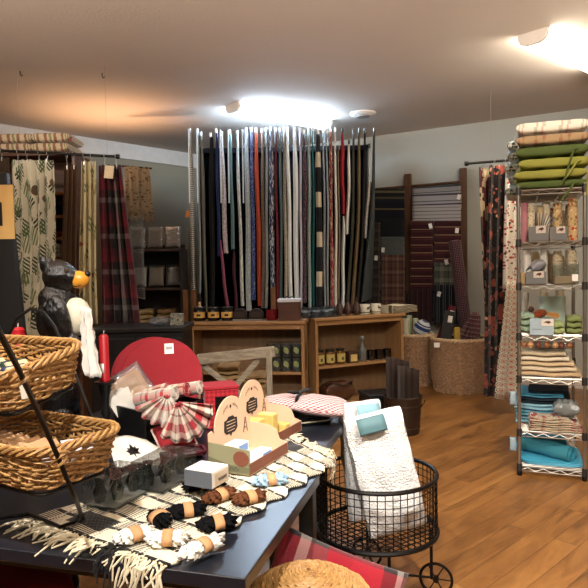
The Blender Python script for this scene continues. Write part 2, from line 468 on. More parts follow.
FP = [
 (190.5, 193, 133, 292, 5, gingham('houndstooth_black_white', '#e8e8e2', '#141414', .022), 'black and white dotted fabric, outermost on the rack beside the wood posts'),
 (198, 200, 133, 293, 3.2, solid('#9aa7ad', .9), 'pale blue-grey fabric hanging behind the second metal strip'),
 (201.5, 206, 136, 312, 4, solid('#7d7c70', .9), 'narrow olive-grey fabric bordering the wide black one'),
 (211, 212, 137, 311, 7, solid('#0c0c0e', .9), 'wide plain black fabric hanging near the dark side of the rack'),
 (216.5, 219.5, 133, 256, 4.5, solid('#1d2f5c', .9), 'short navy blue fabric hanging next to the wide black one'),
 (222, 226, 136, 253, 5.5, blobs('posy_print', '#ddd8d4', [(55, .35, '#b3242c'), (48, .3, '#24407e'), (70, .25, '#5d7f9b')]), 'white fabric printed with small red and blue flowers'),
 (221, 229, 240, 312, 3.4, solid('#a35a72', .9), 'rose pink fabric slanting below the flowered one'),
 (230, 233.5, 134, 249, 4.5, solid('#5f7d80', .9), 'dusty teal fabric with a maroon one beneath it'),
 (233.5, 237, 251, 312, 4, solid('#4b2530', .9), 'maroon fabric showing below the dusty teal one'),
 (237.5, 243, 135, 306, 4, blobs('zebra_print', '#dfe0dc', [(38, .36, '#161616', .35)]), 'white fabric with ragged black zebra marks'),
 (246.5, 249, 132, 311, 6.5, blobs('sequin_sparkle', '#8f999b', [(120, .42, '#dfe8ea'), (90, .3, '#566063')]), 'shimmering silver sequinned fabric'),
 (251.5, 254, 132, 300, 4.5, blobs('royal_blue_print', '#1c3576', [(30, .4, '#3e64ae'), (26, .25, '#dfe4ee')]), 'royal blue printed fabric next to the orange-red one'),
 (256, 260.5, 132, 306, 5.5, solid('#b34a30', .9), 'orange-red fabric, brightest warm strip on the rack'),
 (262, 263, 133, 308, 4, blobs('tan_leaf', '#6b5a48', [(50, .35, '#33261e'), (40, .2, '#c6b497')]), 'dark tan patterned fabric right behind the orange-red one'),
 (266, 266, 132, 308, 3.6, solid('#97999b', .9), 'plain mid-grey fabric next to the denim blue one'),
 (270.5, 273, 131, 309, 6, blobs('indigo_batik', '#3b4560', [(16, .42, '#d7dbe2'), (22, .3, '#1d2540')]), 'denim blue and white batik fabric'),
 (275.5, 278, 132, 309, 3, solid('#79232b', .9), 'dark red narrow fabric behind the batik one'),
 (280, 281, 132, 309, 3.6, solid('#56696a', .9), 'grey-green narrow fabric beside the dark red one'),
 (284, 286, 131, 308, 4, spk('tan_speckle', '#c2b8a8', '#4d4036', .4), 'cream fabric with brown speckles'),
 (287.5, 291, 131, 308, 4.6, solid('#dfe2e2', .9), 'plain white fabric under the brightest part of the lamp'),
 (294.5, 297, 131, 312, 6, stripe('white_ticking', [(0, '#e6ecef'), (.6, '#b8cbd4'), (.75, '#e6ecef')], .03), 'white fabric with faint blue lines, widest of the whites'),
 (300, 301, 132, 311, 3, solid('#c7c2d2', .9), 'lavender white fabric beside the dark flowered one'),
 (304, 304.5, 134, 303, 4.4, blobs('night_floral', '#15111d', [(34, .4, '#5b2340'), (40, .25, '#c1707c'), (46, .22, '#cfd6dc')]), 'black fabric with plum and pink flowers'),
 (308.5, 309.5, 131, 311, 4.4, checker('teal_squares', '#d8e2df', '#35696a', .05, .045), 'white fabric with a column of teal squares'),
 (312.5, 313.5, 131, 310, 2.4, solid('#1b6463', .9), 'plain dark teal narrow fabric'),
 (317.8, 319.5, 134, 311, 7.6, stripe('colour_block', [(0, '#14161d'), (.62, '#cdbfa6')], .42, 1), 'black fabric with wide cream blocks'),
 (323.2, 325, 133, 308, 2.6, spk('dotted_blue_grey', '#aeb8bd', '#3a4854', .4, 70), 'blue-grey dotted fabric behind the block pattern'),
 (326.6, 328, 133, 306, 2.2, solid('#a9b5ba', .9), 'thin pale slate fabric by the red and cream one'),
 (330.2, 332, 132, 309, 4.6, blobs('red_cream_medallion', '#8a1f28', [(18, .36, '#d9cfa8'), (60, .2, '#581219')]), 'red fabric with cream medallions'),
 (335, 336, 132, 307, 3.6, solid('#e4e4dc', .9), 'plain ivory fabric beside the red medallions'),
 (338.3, 339, 150, 308, 2, solid('#83745f', .9), 'thin tan fabric hanging lower than its neighbours'),
 (342, 343, 133, 214, 4.6, solid('#97222b', .9), 'short crimson fabric whose lower end hangs free'),
 (343.2, 342.5, 216, 308, 4.2, solid('#c9d2d4', .9), 'white fabric showing below the crimson one'),
 (348.8, 347, 144, 234, 4, solid('#dcdcd2', .9), 'short white fabric ending half way down'),
 (353.4, 347.5, 134, 308, 3.6, solid('#3c3b33', .9), 'dark olive fabric behind the short white one'),
 (359, 352.5, 132, 310, 4.6, solid('#6b5a3d', .9), 'olive brown fabric leaning away at its foot'),
 (364.5, 357, 133, 305, 3.6, solid('#1d1b1b', .9), 'black fabric between the brown and sparkling ones'),
 (369, 365, 148, 238, 3.8, spk('glitter_grey', '#8b8b88', '#e2e2de', .42, 110), 'short sparkling grey fabric near the end of the rack'),
 (374, 362, 132, 302, 4, solid('#33393a', .9), 'dark grey-green fabric, last on the rack by the ladder'),
]
for i, (x0, x1, y0, y1, w, m_, lb) in enumerate(FP):
    fab_panel(x0, x1, y0, y1, w, m_, lb, seed=i, arm=(y0 < 160), tip='#e4e8ea' if i < 30 else '#2a2a2a')
for k, (px, nb) in enumerate(((188.6, 'outermost metal strip at the dark end of the fabric rack'), (196.8, 'second metal strip from the dark end of the fabric rack'), (220, 'metal strip in front of the navy fabric'), (228, 'metal strip in front of the dusty teal fabric'), (242.3, 'metal strip in front of the sequinned fabric'))):
    a, b = P(px, 130, YF-.12), P(px+1.2, 203, YF-.12)
    t = thing('metal_strip', nb, 'metal strip', b, 0, 'pale metal strips on the fabric rack')
    MB().bar(b, a, .03, .012).build('strip', solid('#bccbd9', .4, .1), t, world=True, bev=.002)
    MB().bar(a, a+Vector((0, .12, 0)), .012).build('bracket', solid('#9fb0c0', .35, .3), t, world=True)
t = P(187, 217, 6.4)
tag(MB().box((0, 0, .03), (.035, .004, .07), RY(.25)).build('hang_tag', solid('#c07a38', .8), loc=t), 'small orange paper tag beside the outermost metal strip', 'tag')

# ================================================================== two pine bookcases
PINE = wood('honey_pine', '#7c5936', '#9f784e', 0, .8, .4, .15); PINEV = wood('honey_pine_upright', '#7c5936', '#9f784e', 2, .8, .4, .15)
PBACK = wood('pine_back_panel', '#644a30', '#7d6040', 2, .5, .6)
def bookcase(label, a, b, h=.95, depth=.32, shelf=.47):
    d = (b-a); W = d.length; rz = math.atan2(d.y, d.x)
    t = thing('bookcase', label, 'bookcase', (a.x, a.y, 0), rz, 'low pine bookcases')
    th = .03
    for x in (th/2, W-th/2): MB().box((x, depth/2+.006, (h-th)/2), (th, depth-.012, h-th)).build('side_panel', PINEV, t, bev=.003)
    MB().box((W/2, depth/2-.005, h-th/2), (W+.03, depth+.02, th)).build('top', PINE, t, bev=.005)
    MB().box((W/2, depth-.008, h/2), (W-.062, .008, h-.08)).build('back', PBACK, t, smooth=False)
    MB().box((W/2, depth/2, shelf-.012), (W-.064, depth-.03, .024)).build('shelf', PINE, t, bev=.003)
    MB().box((W/2, depth/2, .075), (W-.064, depth-.03, .024)).build('bottom_shelf', PINE, t, bev=.003)
    MB().box((W/2, .025, .03), (W-.064, .02, .06)).build('kickboard', PINE, t, bev=.002)
    MB().box((W/2, .016, h-th-.024), (W-.064, .016, .046)).build('rail', PINE, t, bev=.002)
    return t
BA = (Vector((-.99, 5.81)), Vector((.085, 5.68))); BB = (Vector((.205, 5.95)), Vector((1.14, 6.40)))
bookcase('honey pine bookcase behind the rustic folding chair', *BA)
bookcase('honey pine bookcase behind the white bath rugs and bucket', *BB)
TOPZ = .951
def on(seg, s, back, z=TOPZ):
    """point a fraction s along a bookcase front, back metres behind its front edge"""
    a, b = seg; d = (b-a); n = Vector((-d.y, d.x)).normalized(); p = a+d*s+n*back
    return Vector((p.x, p.y, z)), math.atan2(d.y, d.x)
def frac_px(seg, px, z, back):
    lo, hi = -.3, 1.3
    for _ in range(40):
        m = (lo+hi)/2; p, _r = on(seg, m, back, z)
        d = p-EYE; x = 294+FOC*d.dot(RT)/d.dot(FW)
        if x < px: lo = m
        else: hi = m
    return lo
def put(seg, px, z=TOPZ, back=.14):
    return on(seg, frac_px(seg, px, z, back), back, z)

# --- on the first bookcase
for px, lb in ((200, 'black jar with tan label, nearest the wooden posts, small figurine behind it'), (214, 'black jar with tan label, middle of the three on the bookcase'), (227.5, 'black jar with tan label next to the dark domed tins')):
    loc, rz = put(BA, px)
    t = thing('candle_jar', lb, 'jar', loc, rz, 'black candle jars on the bookcase')
    MB().lathe([(0, 0), (.05, 0), (.056, .006), (.058, .09), (.054, .1), (0, .1)], 24).build('jar', solid('#121110', .25), t)
    MB().lathe([(0, .1), (.06, .1), (.062, .106), (.062, .126), (.055, .132), (0, .132)], 24).build('lid', solid('#191817', .3), t)
    lbl = MB().lathe([(.0586, .03), (.0592, .085)], 14, None, pi*1.1, pi*1.9).build('label', solid('#c49a52', .7), t)
    MB().lathe([(.0596, .045), (.06, .066)], 6, None, pi*1.42, pi*1.62).build('emblem', BLACK, lbl)
loc, rz = put(BA, 200, back=.24)
t = thing('figurine', 'little cream bird figurine peeking over a black jar', 'figurine', loc, rz)
MB().lathe([(0, 0), (.03, 0), (.03, .02), (.018, .03), (.02, .07), (.03, .1), (.026, .125), (.012, .14), (.016, .155), (.012, .172), (0, .178)], 14).build('body', solid('#b39368', .6), t)
MB().cyl((0, -.012, .158), (0, -.032, .153), .005, 6, .001).build('beak', solid('#5b3c1e', .6), t)
for px, lb in ((240.5, 'dark domed tin with silver foot, beside the black jars'), (256.5, 'dark domed tin with silver foot, beside the red mug')):
    loc, rz = put(BA, px)
    t = thing('domed_tin', lb, 'tin', loc, rz, 'dark domed tins on the bookcase'); t.scale = (.93, .93, .95)
    MB().prism([(.07*cos(a)*1.05, .055+.065*sin(a)) if s else (x, y) for s, a, x, y in [(0, 0, -.072, .012), (0, 0, .072, .012)]+[(1, pi*k/14, 0, 0) for k in range(15)]], -.04, .04, RX(pi/2)).build('body', solid('#241b18', .4, .3), t, bev=.006)
    MB().box((0, 0, .006), (.15, .085, .012)).build('foot', solid('#8e8a86', .35, .7), t, bev=.003)
    MB().box((0, -.0415, .06), (.1, .003, .05)).build('front_band', solid('#3a2d29', .35, .3), t)
loc, rz = put(BA, 272)
t = thing('mug', 'dark red glazed mug beside the brown box', 'mug', loc, rz)
MB().lathe([(0, .002), (.045, 0), (.056, .012), (.06, .05), (.057, .1), (.053, .1), (.055, .05), (.05, .015), (0, .012)], 26).build('cup', solid('#65141b', .2, 0, .1), t)
MB().tube([(.057, 0, .085), (.085, 0, .08), (.092, 0, .05), (.08, 0, .025), (.057, 0, .022)], .006, 8).build('handle', solid('#65141b', .2, 0, .1), t)
loc, rz = put(BA, 290)
t = thing('storage_box', 'brown box with a white top and black bow handle', 'box', loc, rz)
MB().box((0, 0, .085), (.2, .16, .17)).build('body', wood('walnut_box', '#3a2015', '#54301f', 0, 1), t, bev=.004)
lid = MB().box((0, 0, .187), (.212, .172, .032)).build('lid', solid('#c9cbd6', .6), t, bev=.006)
MB().tube([(-.05, 0, .2), (-.03, 0, .224), (0, 0, .212), (.03, 0, .224), (.05, 0, .2)], .006, 6).build('bow_handle', BLACK, lid)
# --- glasses etched with green leaves, on the shelf
GLASSM = clear('tumbler_glass', '#d2d6d4', .08, .6, .1, 0, .1)
LEAF = solid('#b9b877', .6)
def tumbler(label, loc, rz):
    t = thing('leaf_glass', label, 'glass', loc, rz, 'packed glasses with green leaf prints')
    MB().lathe([(0, .002), (.036, 0), (.04, .01), (.043, .12), (.041, .12), (.037, .012), (0, .012)], 20).build('glass', GLASSM, t)
    lf = [(0, -.034), (.02, -.014), (.026, .006), (.016, .026), (0, .04), (-.016, .026), (-.026, .006), (-.02, -.014)]
    MB().prism(lf, -.001, .001, T(0, -.0425, .062) @ RX(pi/2) @ RZ(.5)).build('leaf_print', LEAF, t)
    return t
k = 0
for row in (0, 1):
    for px in (277, 287, 297):
        loc, rz = put(BA, px, .472+row*.13, .12)
        nm = ['under-shelf edge', 'middle', 'by the bookcase side'][(px-277)//10]
        tumbler('glass with a green leaf print, %s of the %s row' % (['left end', 'middle', 'right end'][(px-277)//10], ['lower', 'upper'][row]), loc, rz)
# clear pack
loc, rz = put(BA, 287, .471, .12)
tag(MB().box((0, 0, .136), (.37, .135, .268)).build('clear_pack', PLASTIC, loc=loc, rot=(0, 0, rz), bev=.008), 'clear plastic pack around the leaf print glasses', 'package')

# --- on the second bookcase
loc, rz = put(BB, 318, back=.15)
t = thing('drinking_glass', 'x', 'glass', loc)
bpy.data.objects.remove(t)
PX = [(306, .1), (316, .1), (326, .1), (309, .2), (319, .2), (329, .2)]
for i, (px, bk) in enumerate(PX):
    loc, rz = put(BB, px, TOPZ+.004, bk)
    t = thing('etched_glass', '%s etched glass in the %s row of the clear pack' % (['leftmost', 'middle', 'rightmost'][i % 3], 'front' if i < 3 else 'rear'), 'glass', loc, rz, 'etched glasses in the clear pack')
    MB().lathe([(0, .002), (.034, 0), (.043, .03), (.044, .085), (.042, .085), (.04, .03), (0, .012)], 18).build('glass', clear('etched_glass', '#b6c2cf', .15, .65, .12, .8, .12) if 'ETCH' not in MATS else MATS['ETCH'], t)
    MATS['ETCH'] = bpy.data.materials['etched_glass']
    MB().lathe([(.0445, .05), (.0447, .06), (.0445, .07)], 18).build('etched_band', solid('#a9b2bc', .5), t)
a, rz = put(BB, 317.5, TOPZ, .15)
tag(MB().box((0, 0, .052), (.34, .23, .104)).build('clear_pack', PLASTIC, loc=a, rot=(0, 0, rz), bev=.006), 'clear plastic pack around the etched glasses', 'package')
CONE = NT('cone_brown')
def cone_bottle(label, px):
    loc, rz = put(BB, px, TOPZ, .13)
    t = thing('pinecone_bottle', label, 'bottle', loc, rz, 'brown pine cone shaped bottles'); t.scale = (.74, .74, .95)
    b = MB(); rows = 9
    b.lathe([(0, 0), (.03, .002), (.046, .03), (.05, .065), (.042, .105), (.026, .13), (.014, .14), (.012, .165), (0, .165)], 18)
    for i in range(rows):
        z = .012+.125*i/rows; R = .047*math.sin(min(pi, .5+2.3*i/rows))+.004
        for k in range(9):
            a = 2*pi*(k+.5*(i % 2))/9
            b.box((0, 0, 0), (.02, .008, .018), T(R*cos(a), R*sin(a), z) @ RZ(a+pi/2) @ RX(-.5))
    b.build('body', solid('#3a211a', .4, 0, .3, 40), t)
    MB().lathe([(0, .165), (.015, .165), (.015, .18), (.006, .184), (0, .19)], 12).build('stopper', solid('#4a2b20', .5), t)
for px, lb in ((339.5, 'brown pine cone bottle touching the etched glasses'), (348, 'brown pine cone bottle between its two twins'), (356.5, 'brown pine cone bottle touching the white moose mug')): cone_bottle(lb, px)
for px, lb, v in ((365, 'white mug with a dark moose, nearer the pine cone bottles', 0), (376, 'white mug with a dark moose, nearer the folded towel', 1)):
    loc, rz = put(BB, px, TOPZ, .15)
    t = thing('mug', lb, 'mug', loc, rz+.2, 'white mugs with moose prints'); t.scale = (.84, .84, .95)
    MB().lathe([(0, .004), (.05, 0), (.058, .012), (.064, .105), (.061, .105), (.054, .014), (0, .012)], 26).build('cup', solid('#dcd6c6', .25, 0, .03), t)
    MB().lathe([(.0583, .012), (.0598, .024)], 26).build('green_band', solid('#4e5a33', .3), t)
    mo = [(-.024, -.02), (-.02, -.02), (-.018, -.004), (.006, -.004), (.008, -.02), (.012, -.02), (.013, .002), (.02, .006), (.028, .004), (.026, .014), (.018, .016), (.03, .024), (.014, .028), (.008, .016), (-.02, .013), (-.026, .004)]
    MB().prism([((-x if v else x), y) for x, y in mo], -.0015, .0015, T(0, -.0618, .06) @ RX(pi/2)).build('moose_print', solid('#2a1713', .6), t)
    MB().tube([(.058, .01, .088), (.09, .01, .084), (.098, .01, .055), (.085, .01, .028), (.056, .01, .026)], .007, 8).build('handle', solid('#dcd6c6', .25, 0, .03), t)
def folded(mb, w, d, layers, th, seed=0, M=None, droop=0.0):
    """a folded cloth: a slab whose front shows rolled fold edges"""
    r = random.Random(seed)
    for k in range(layers):
        dw = r.uniform(-.01, .01); oy = r.uniform(-.008, .008); z0 = k*th
        def fn(u, v, dw=dw, oy=oy, z0=z0):
            a = 2*pi*u; c, s = cos(a), sin(a)
            y = math.copysign(abs(c)**.35, c)*d/2+oy; z = z0+th/2+math.copysign(abs(s)**.6, s)*th/2*.97
            x = (v-.5)*(w+dw)
            return (x, y, z+.004*sin(9*v+k)+droop*(abs(2*v-1)**3))
        (MB.grid)(mb, fn, 20, 12, 2*d, w, M)
        for e in (0, 1):
            ring = [fn(i/20, e) for i in range(20)]
            mb.add(ring, [tuple(range(20)) if e else tuple(reversed(range(20)))], [[(p[1], p[2]) for p in (ring if e else ring[::-1])]], M)
    return mb
loc, rz = put(BB, 397, TOPZ, .15)
TOWEL = stripe('grain_sack_stripe', [(0, '#c7bb9a'), (.55, '#4a3d33'), (.62, '#c7bb9a'), (.7, '#4a3d33'), (.85, '#c7bb9a')], .34, 0)
tag(folded(MB(), .32, .28, 3, .026, 4).build('folded_towel', TOWEL, loc=loc, rot=(0, 0, rz+.1)), 'folded cream towels with dark stripes at the end of the bookcase top', 'towel')
# jars on the shelf
HONEY = solid('#5a3a17', .12, 0, .2, 20)
for px, lb in ((319.5, 'jar with yellow label, leftmost of three on the shelf'), (330, 'jar with yellow label, middle of three on the shelf'), (340.5, 'jar with yellow label next to the small boxed candle')):
    loc, rz = put(BB, px, .472, .1)
    t = thing('label_jar', lb, 'jar', loc, rz, 'jars with yellow labels on the shelf')
    MB().lathe([(0, 0), (.044, 0), (.05, .008), (.05, .118), (.044, .13), (0, .13)], 24).build('jar', HONEY, t)
    MB().lathe([(0, .13), (.046, .13), (.046, .15), (.043, .153), (0, .153)], 24).build('lid', solid('#2b2a22', .35, .5), t)
    lbl = MB().lathe([(.0505, .022), (.0505, .105)], 14, None, pi*1.12, pi*1.88).build('label', solid('#a3924f', .7), t)
    MB().lathe([(.051, .04), (.051, .07)], 6, None, pi*1.42, pi*1.58).build('picture', solid('#3d3b22', .7), lbl)
loc, rz = put(BB, 351.5, .472, .1)
t = thing('candle_box', 'small dark box with a tan window label beside the jars', 'box', loc, rz)
MB().box((0, 0, .055), (.105, .1, .11)).build('box', solid('#3c2519', .6), t, bev=.004)
MB().box((0, -.051, .05), (.075, .003, .07)).build('label', solid('#b39a5c', .7), t)
loc, rz = put(BB, 362.5, .472, .12)
t = thing('glass_bottle', 'clear stoppered glass bottle standing on the shelf', 'bottle', loc, rz)
MB().lathe([(0, .003), (.035, 0), (.043, .01), (.043, .11), (.03, .14), (.015, .165), (.014, .2), (.019, .204), (.019, .212), (.012, .212), (.012, .17), (.038, .105), (.038, .014), (0, .012)], 22).build('bottle', GLASSM, t)
MB().lathe([(0, .2), (.0115, .2), (.0115, .214), (.02, .222), (.022, .24), (.012, .255), (0, .258)], 14).build('stopper', solid('#6b6f70', .3), t)
for i, px in enumerate((371, 379, 387)):
    loc, rz = put(BB, px, .472, .12)
    t = thing('amethyst_glass', '%s smoky purple glass on the pine shelf' % ['first', 'second', 'third'][i]+' from the clear bottle', 'glass', loc, rz, 'smoky purple glasses on the shelf')
    MB().lathe([(0, .003), (.036, 0), (.042, .01), (.046, .1), (.044, .1), (.039, .012), (0, .01)], 18).build('glass', clear('smoky_glass', '#8d8391', .1, .6, .08) if 'SMK' not in MATS else MATS['SMK'], t)
    MATS['SMK'] = bpy.data.materials['smoky_glass']
# lower shelf
loc, rz = put(BB, 337, .093, .15)
t = thing('leather_bag', 'slumped brown leather bag in the bottom of the bookcase', 'bag', loc, rz)
MB().pillow(.34, .18, .19, None, 16, 4, .05, 5).build('bag', solid('#4b2d1a', .5, 0, .25, 8), t)
MB().tube([(-.15, -.04, .16), (-.12, -.11, .2), (0, -.13, .17), (.12, -.11, .2), (.15, -.04, .16)], .01, 6).build('strap', solid('#2f1a0f', .5), t)
loc = G(378, 420, 0)
t = thing('dark_crate', 'black lidded box between the bookcase and the bucket', 'box', (loc.x-.02, 5.62, 0), .25)
MB().box((0, 0, .13), (.26, .26, .26)).build('body', solid('#141516', .4), t, bev=.006)
MB().box((0, 0, .275), (.275, .275, .03)).build('lid', solid('#1b1c1d', .35), t, bev=.006)
# wooden frame behind the first bookcase
POST = wood('dark_oak_post', '#5a3a1e', '#7d5430', 2, .7)
t = thing('wooden_stand', 'wooden stand with posts rising behind the first bookcase', 'stand', (-.9, 6.3, 0))
for px, top in ((185.5, 290), (193.5, 290), (273, 287)):
    q = P(px, top, 6.24); MB().box((q.x, 6.24, q.z/2), (.05, .05, q.z)).build('post', POST, t, world=True, bev=.004)
q0, q1 = P(185.5, 330, 6.24), P(273, 330, 6.24)
MB().bar((q0.x, 6.275, .8), (q1.x, 6.275, .8), .05, .02).build('cross_rail', POST, t, world=True)

# ================================================================== bucket with corrugated sheets
bl = G(406, 437, 0)
t = thing('metal_bucket', 'rusty metal bucket holding dark corrugated sheets', 'bucket', (bl.x, bl.y+.14, 0))
RUST = solid('#3b2a1f', .5, .5, .4, 9)
MB().lathe([(0, .004), (.13, 0), (.14, .01), (.165, .32), (.17, .325), (.165, .33), (.157, .325), (.133, .016), (0, .014)], 32).build('pail', RUST, t)
for z, r_ in ((.06, .146), (.25, .1615)): MB().tube([(r_*cos(2*pi*k/32), r_*sin(2*pi*k/32), z) for k in range(32)], .005, 6, True).build('hoop', RUST, t)
MB().tube([(.167*cos(a), .167*sin(a)*.3-.165*.0, .31-.12*abs(sin(a))) for a in [pi*k/12 for k in range(13)]], .004, 6, False, T(0, -.125, 0)).build('handle', IRON, t)
CORR = stripe('dark_corrugated', [(0, '#30211a'), (.6, '#231812')], .05, 0, .7)
SHEET = [(-.05, .2, .5, -.06, 'tall dark corrugated sheet rising from the bucket, rear one'), (.055, .19, .44, .1, 'dark corrugated sheet folded forward in the bucket')]
for i, (dx, w_, h_, tw, lb) in enumerate(SHEET):
    def fn(u, v, w_=w_, h_=h_):
        return ((u-.5)*w_, .003*abs(sin(u*w_*60))+.06*sin(u*3), v*(h_-.05*u))
    tag(MB().grid(fn, 60, 4, w_, h_).build('corrugated_sheet', CORR, loc=(bl.x+dx*.7, bl.y+.14+(.03 if i == 0 else -.06), .16), rot=(.05, 0, tw), solid=.006), lb, 'sheet', 'corrugated sheets in the bucket')
# ================================================================== curtains and rods
def curtain(name, label, top, bot, Y, mat, folds=4, amp=.03, group=None, seed=0, clips=0, rod_z=None, full=1.7, nv=14, cat='curtain', hem=.0):
    r = random.Random(seed); ph = r.uniform(0, 6); ph2 = r.uniform(0, 6)
    tl, tr = P(top[0], top[2], Y), P(top[1], top[3] if len(top) > 3 else top[2], Y); bl, br = P(bot[0], bot[2], Y), P(bot[1], bot[3] if len(bot) > 3 else bot[2], Y)
    base = (bl+br)/2; H = tl.z-bl.z; W = (tr-tl).length; nu = folds*10
    t = thing(name, label, cat, base, 0, group)
    def fn(u, v):
        s = 1-v
        k = u+.012*sin(6.28*(u*2+s)+ph2)
        p = (tl.lerp(tr, k)).lerp(bl.lerp(br, k), s)-base
        a = amp*(.55+.6*s)
        w = sin(2*pi*folds*u+ph+.5*sin(3*s+ph2))
        return (p.x+a*.25*sin(4*pi*folds*u+ph), p.y-a*w+.012*sin(5*s+ph), p.z-.012*(1-v)*0+(.01*abs(w) if v > .99 else 0))
    MB().grid(fn, nu, nv, W*full, H).build('cloth', mat, t, solid=.003)
    for i in range(clips):
        u = (i+.5)/clips; p = fn(u, 1); rz_ = (rod_z(p[0]+base.x) if rod_z is not None else p[2]+base.z+.04)-base.z
        m = MB()
        m.tube([(p[0], .022*sin(2*pi*k/14), rz_-.004+.022*cos(2*pi*k/14)-.0) for k in range(14)], .003, 5, True)
        m.tube([(p[0], 0, rz_-.026), (p[0], p[1], p[2]-.012)], .003, 5)
        m.box((p[0], p[1], p[2]-.012), (.012, .012, .03))
        m.build('ring_clip', solid('#a9a9a6', .35, .7), t)
    return t
def rod(label, a, b, wires, r=.012):
    t = thing('curtain_rod', label, 'curtain rod', (a+b)/2)
    MB().tube([a, b], r, 10).build('rod', IRON, t, world=True)
    for e, d in ((a, a-b), (b, b-a)):
        d = d.normalized(); MB().tube([e, e+d*.03], r*1.7, 10).build('finial', IRON, t, world=True)
    for s in wires:
        q = a.lerp(b, s); MB().tube([q, Vector((q.x, q.y, CEIL-.001))], .001, 5).build('hanging_wire', solid('#8f8174', .6), t, world=True)
    return t
RA, RB = P(-40, 148.5, 5.2), P(116, 156.5, 5.2)
def LROD(x): return RA.z+(RB.z-RA.z)*(x-RA.x)/(RB.x-RA.x)
rod('black curtain rod hung on wires above the pinecone and plaid curtains', RA, RB, (.385, .945))
PINEC = blobs('pinecone_print', '#c9c3ae', [(7, .36, '#6d7a56', .6, .5, 420), (7.5, .36, '#3a472f', .6, -.7, 380), (7, .2, '#5a4733', .62, .3), (8, .34, '#26331f', .6, 1.0, 360), (9, .17, '#6b563e', .6, -.5), (8.5, .3, '#55623f', .6, .1, 450)], base2='#b7b09a')
BEIGEF = blobs('vine_floral', '#b9ab86', [(9, .36, '#857850', .6, .4, 380), (9, .2, '#8a5340', .9), (11, .3, '#5f6a45', .6, -.5, 300), (14, .2, '#a3935f', .8)], base2='#b3a680', bscale=20)
PLAIDR = plaid('buffalo_plaid', [(0, '#4d0f1a'), (.28, '#171214'), (.5, '#6f6868'), (.6, '#171113'), (.76, '#560f1a'), (.93, '#8d8280')], .3, [(0, '#4a101a'), (.22, '#1a1416'), (.5, '#5f5a5a'), (.64, '#120d0f'), (.84, '#5a121c')], .3)
BROWNF = solid('#4a3220', .75, 0, .2, 6)
curtain('curtain', 'dark olive curtain at the frame edge above the yellow sign', (-22, 9, 158), (-22, 10, 330), 5.2, solid('#3a2b1d', .85), 4, .03, None, 1, 2, LROD)
curtain('curtain', 'cream curtain printed with green pine sprigs and brown cones', (12, 54, 161), (14, 56, 345), 5.2, PINEC, 5, .035, None, 2, 4, LROD)
curtain('curtain', 'plain chocolate brown curtain between two printed ones', (64, 77, 166), (61, 77, 330), 5.22, BROWNF, 3, .03, None, 3, 2, LROD)
curtain('curtain', 'beige curtain printed with a vine floral', (81, 95.5, 162), (80, 98, 324), 5.2, BEIGEF, 3, .03, None, 4, 2, LROD)
pc = curtain('curtain', 'red, black and grey plaid curtain at the rod end', (99.5, 122, 166), (102, 140, 323), 5.2, PLAIDR, 4, .035, None, 5, 2, LROD, 1.4)
q = P(109, 172, 5.12)
tag(MB().box((0, 0, 0), (.075, .004, .105)).build('price_tag', solid('#cbb998', .7), loc=q, rot=(0, .12, 0), smooth=False), 'cream price tag hanging on the plaid curtain', 'tag')
LINEN = blobs('taupe_leaf', '#8d7b62', [(18, .3, '#55452f', 2.2)])
curtain('linen_hanging', 'taupe leaf print panel by the plaid curtain, hanging on the wall', (124, 138, 167), (127, 140, 222), 6.75, LINEN, 2, .02, 'taupe linen panels on the wall', 7, 0, None, 1.2, 8, 'textile')
curtain('linen_hanging', 'taupe leaf print panel nearer the fabric rack, hanging on the wall', (138, 149, 168), (141, 155, 222), 6.78, LINEN, 2, .02, 'taupe linen panels on the wall', 8, 0, None, 1.2, 8, 'textile')
a, b = P(120, 166, 6.8), P(152, 168.5, 6.8)
tag(MB().tube([a, b], .01, 8).build('hanging_rail', IRON, world=True), 'dark rail carrying the taupe linen panels', 'rail')

# ------------------------------------------------------------------ tall shelf with plaid cushions on top
WALNUT = wood('walnut_shelf', '#3c2213', '#5d3820', 0, .8); LITWOOD = wood('orange_lit_wood', '#8a4d20', '#b06a30', 0, .8)  # second wood, for the boards, has the warm lamp glow put into its colour
sx0, sx1 = P(-30, 160, 5.62).x, P(75, 160, 5.62).x
TS = thing('tall_shelf', 'tall wooden shelf behind the curtains with plaid cushions on top', 'shelf', ((sx0+sx1)/2, 5.82, 0))
ZT = P(36, 152.5, 5.62).z
w_ = sx1-sx0
for x in (-w_/2+.015, w_/2-.015): MB().box((x, 0, ZT/2-.015), (.03, .4, ZT-.03)).build('side_panel', WALNUT, TS, smooth=False)
MB().box((0, 0, ZT-.015), (w_, .42, .03)).build('top', WALNUT, TS, bev=.003)
MB().box((0, .195, ZT/2), (w_-.06, .01, ZT-.06)).build('back', WALNUT, TS, smooth=False)
SZ = [P(55, y, 5.62).z for y in (192, 215, 237, 258, 285)]
for z in SZ: MB().box((0, -.01, z-.012), (w_-.062, .37, .024)).build('shelf', LITWOOD, TS, smooth=False)
CPL = plaid('cream_red_plaid', [(0, '#b9ab8c'), (.3, '#6d1b1b'), (.48, '#c2b595'), (.58, '#65643a'), (.7, '#b9ab8c'), (.84, '#7b2a25')], .105, [(0, '#b9ad8f'), (.5, '#98665a'), (.62, '#b9ad8f')], .12, f=.25)
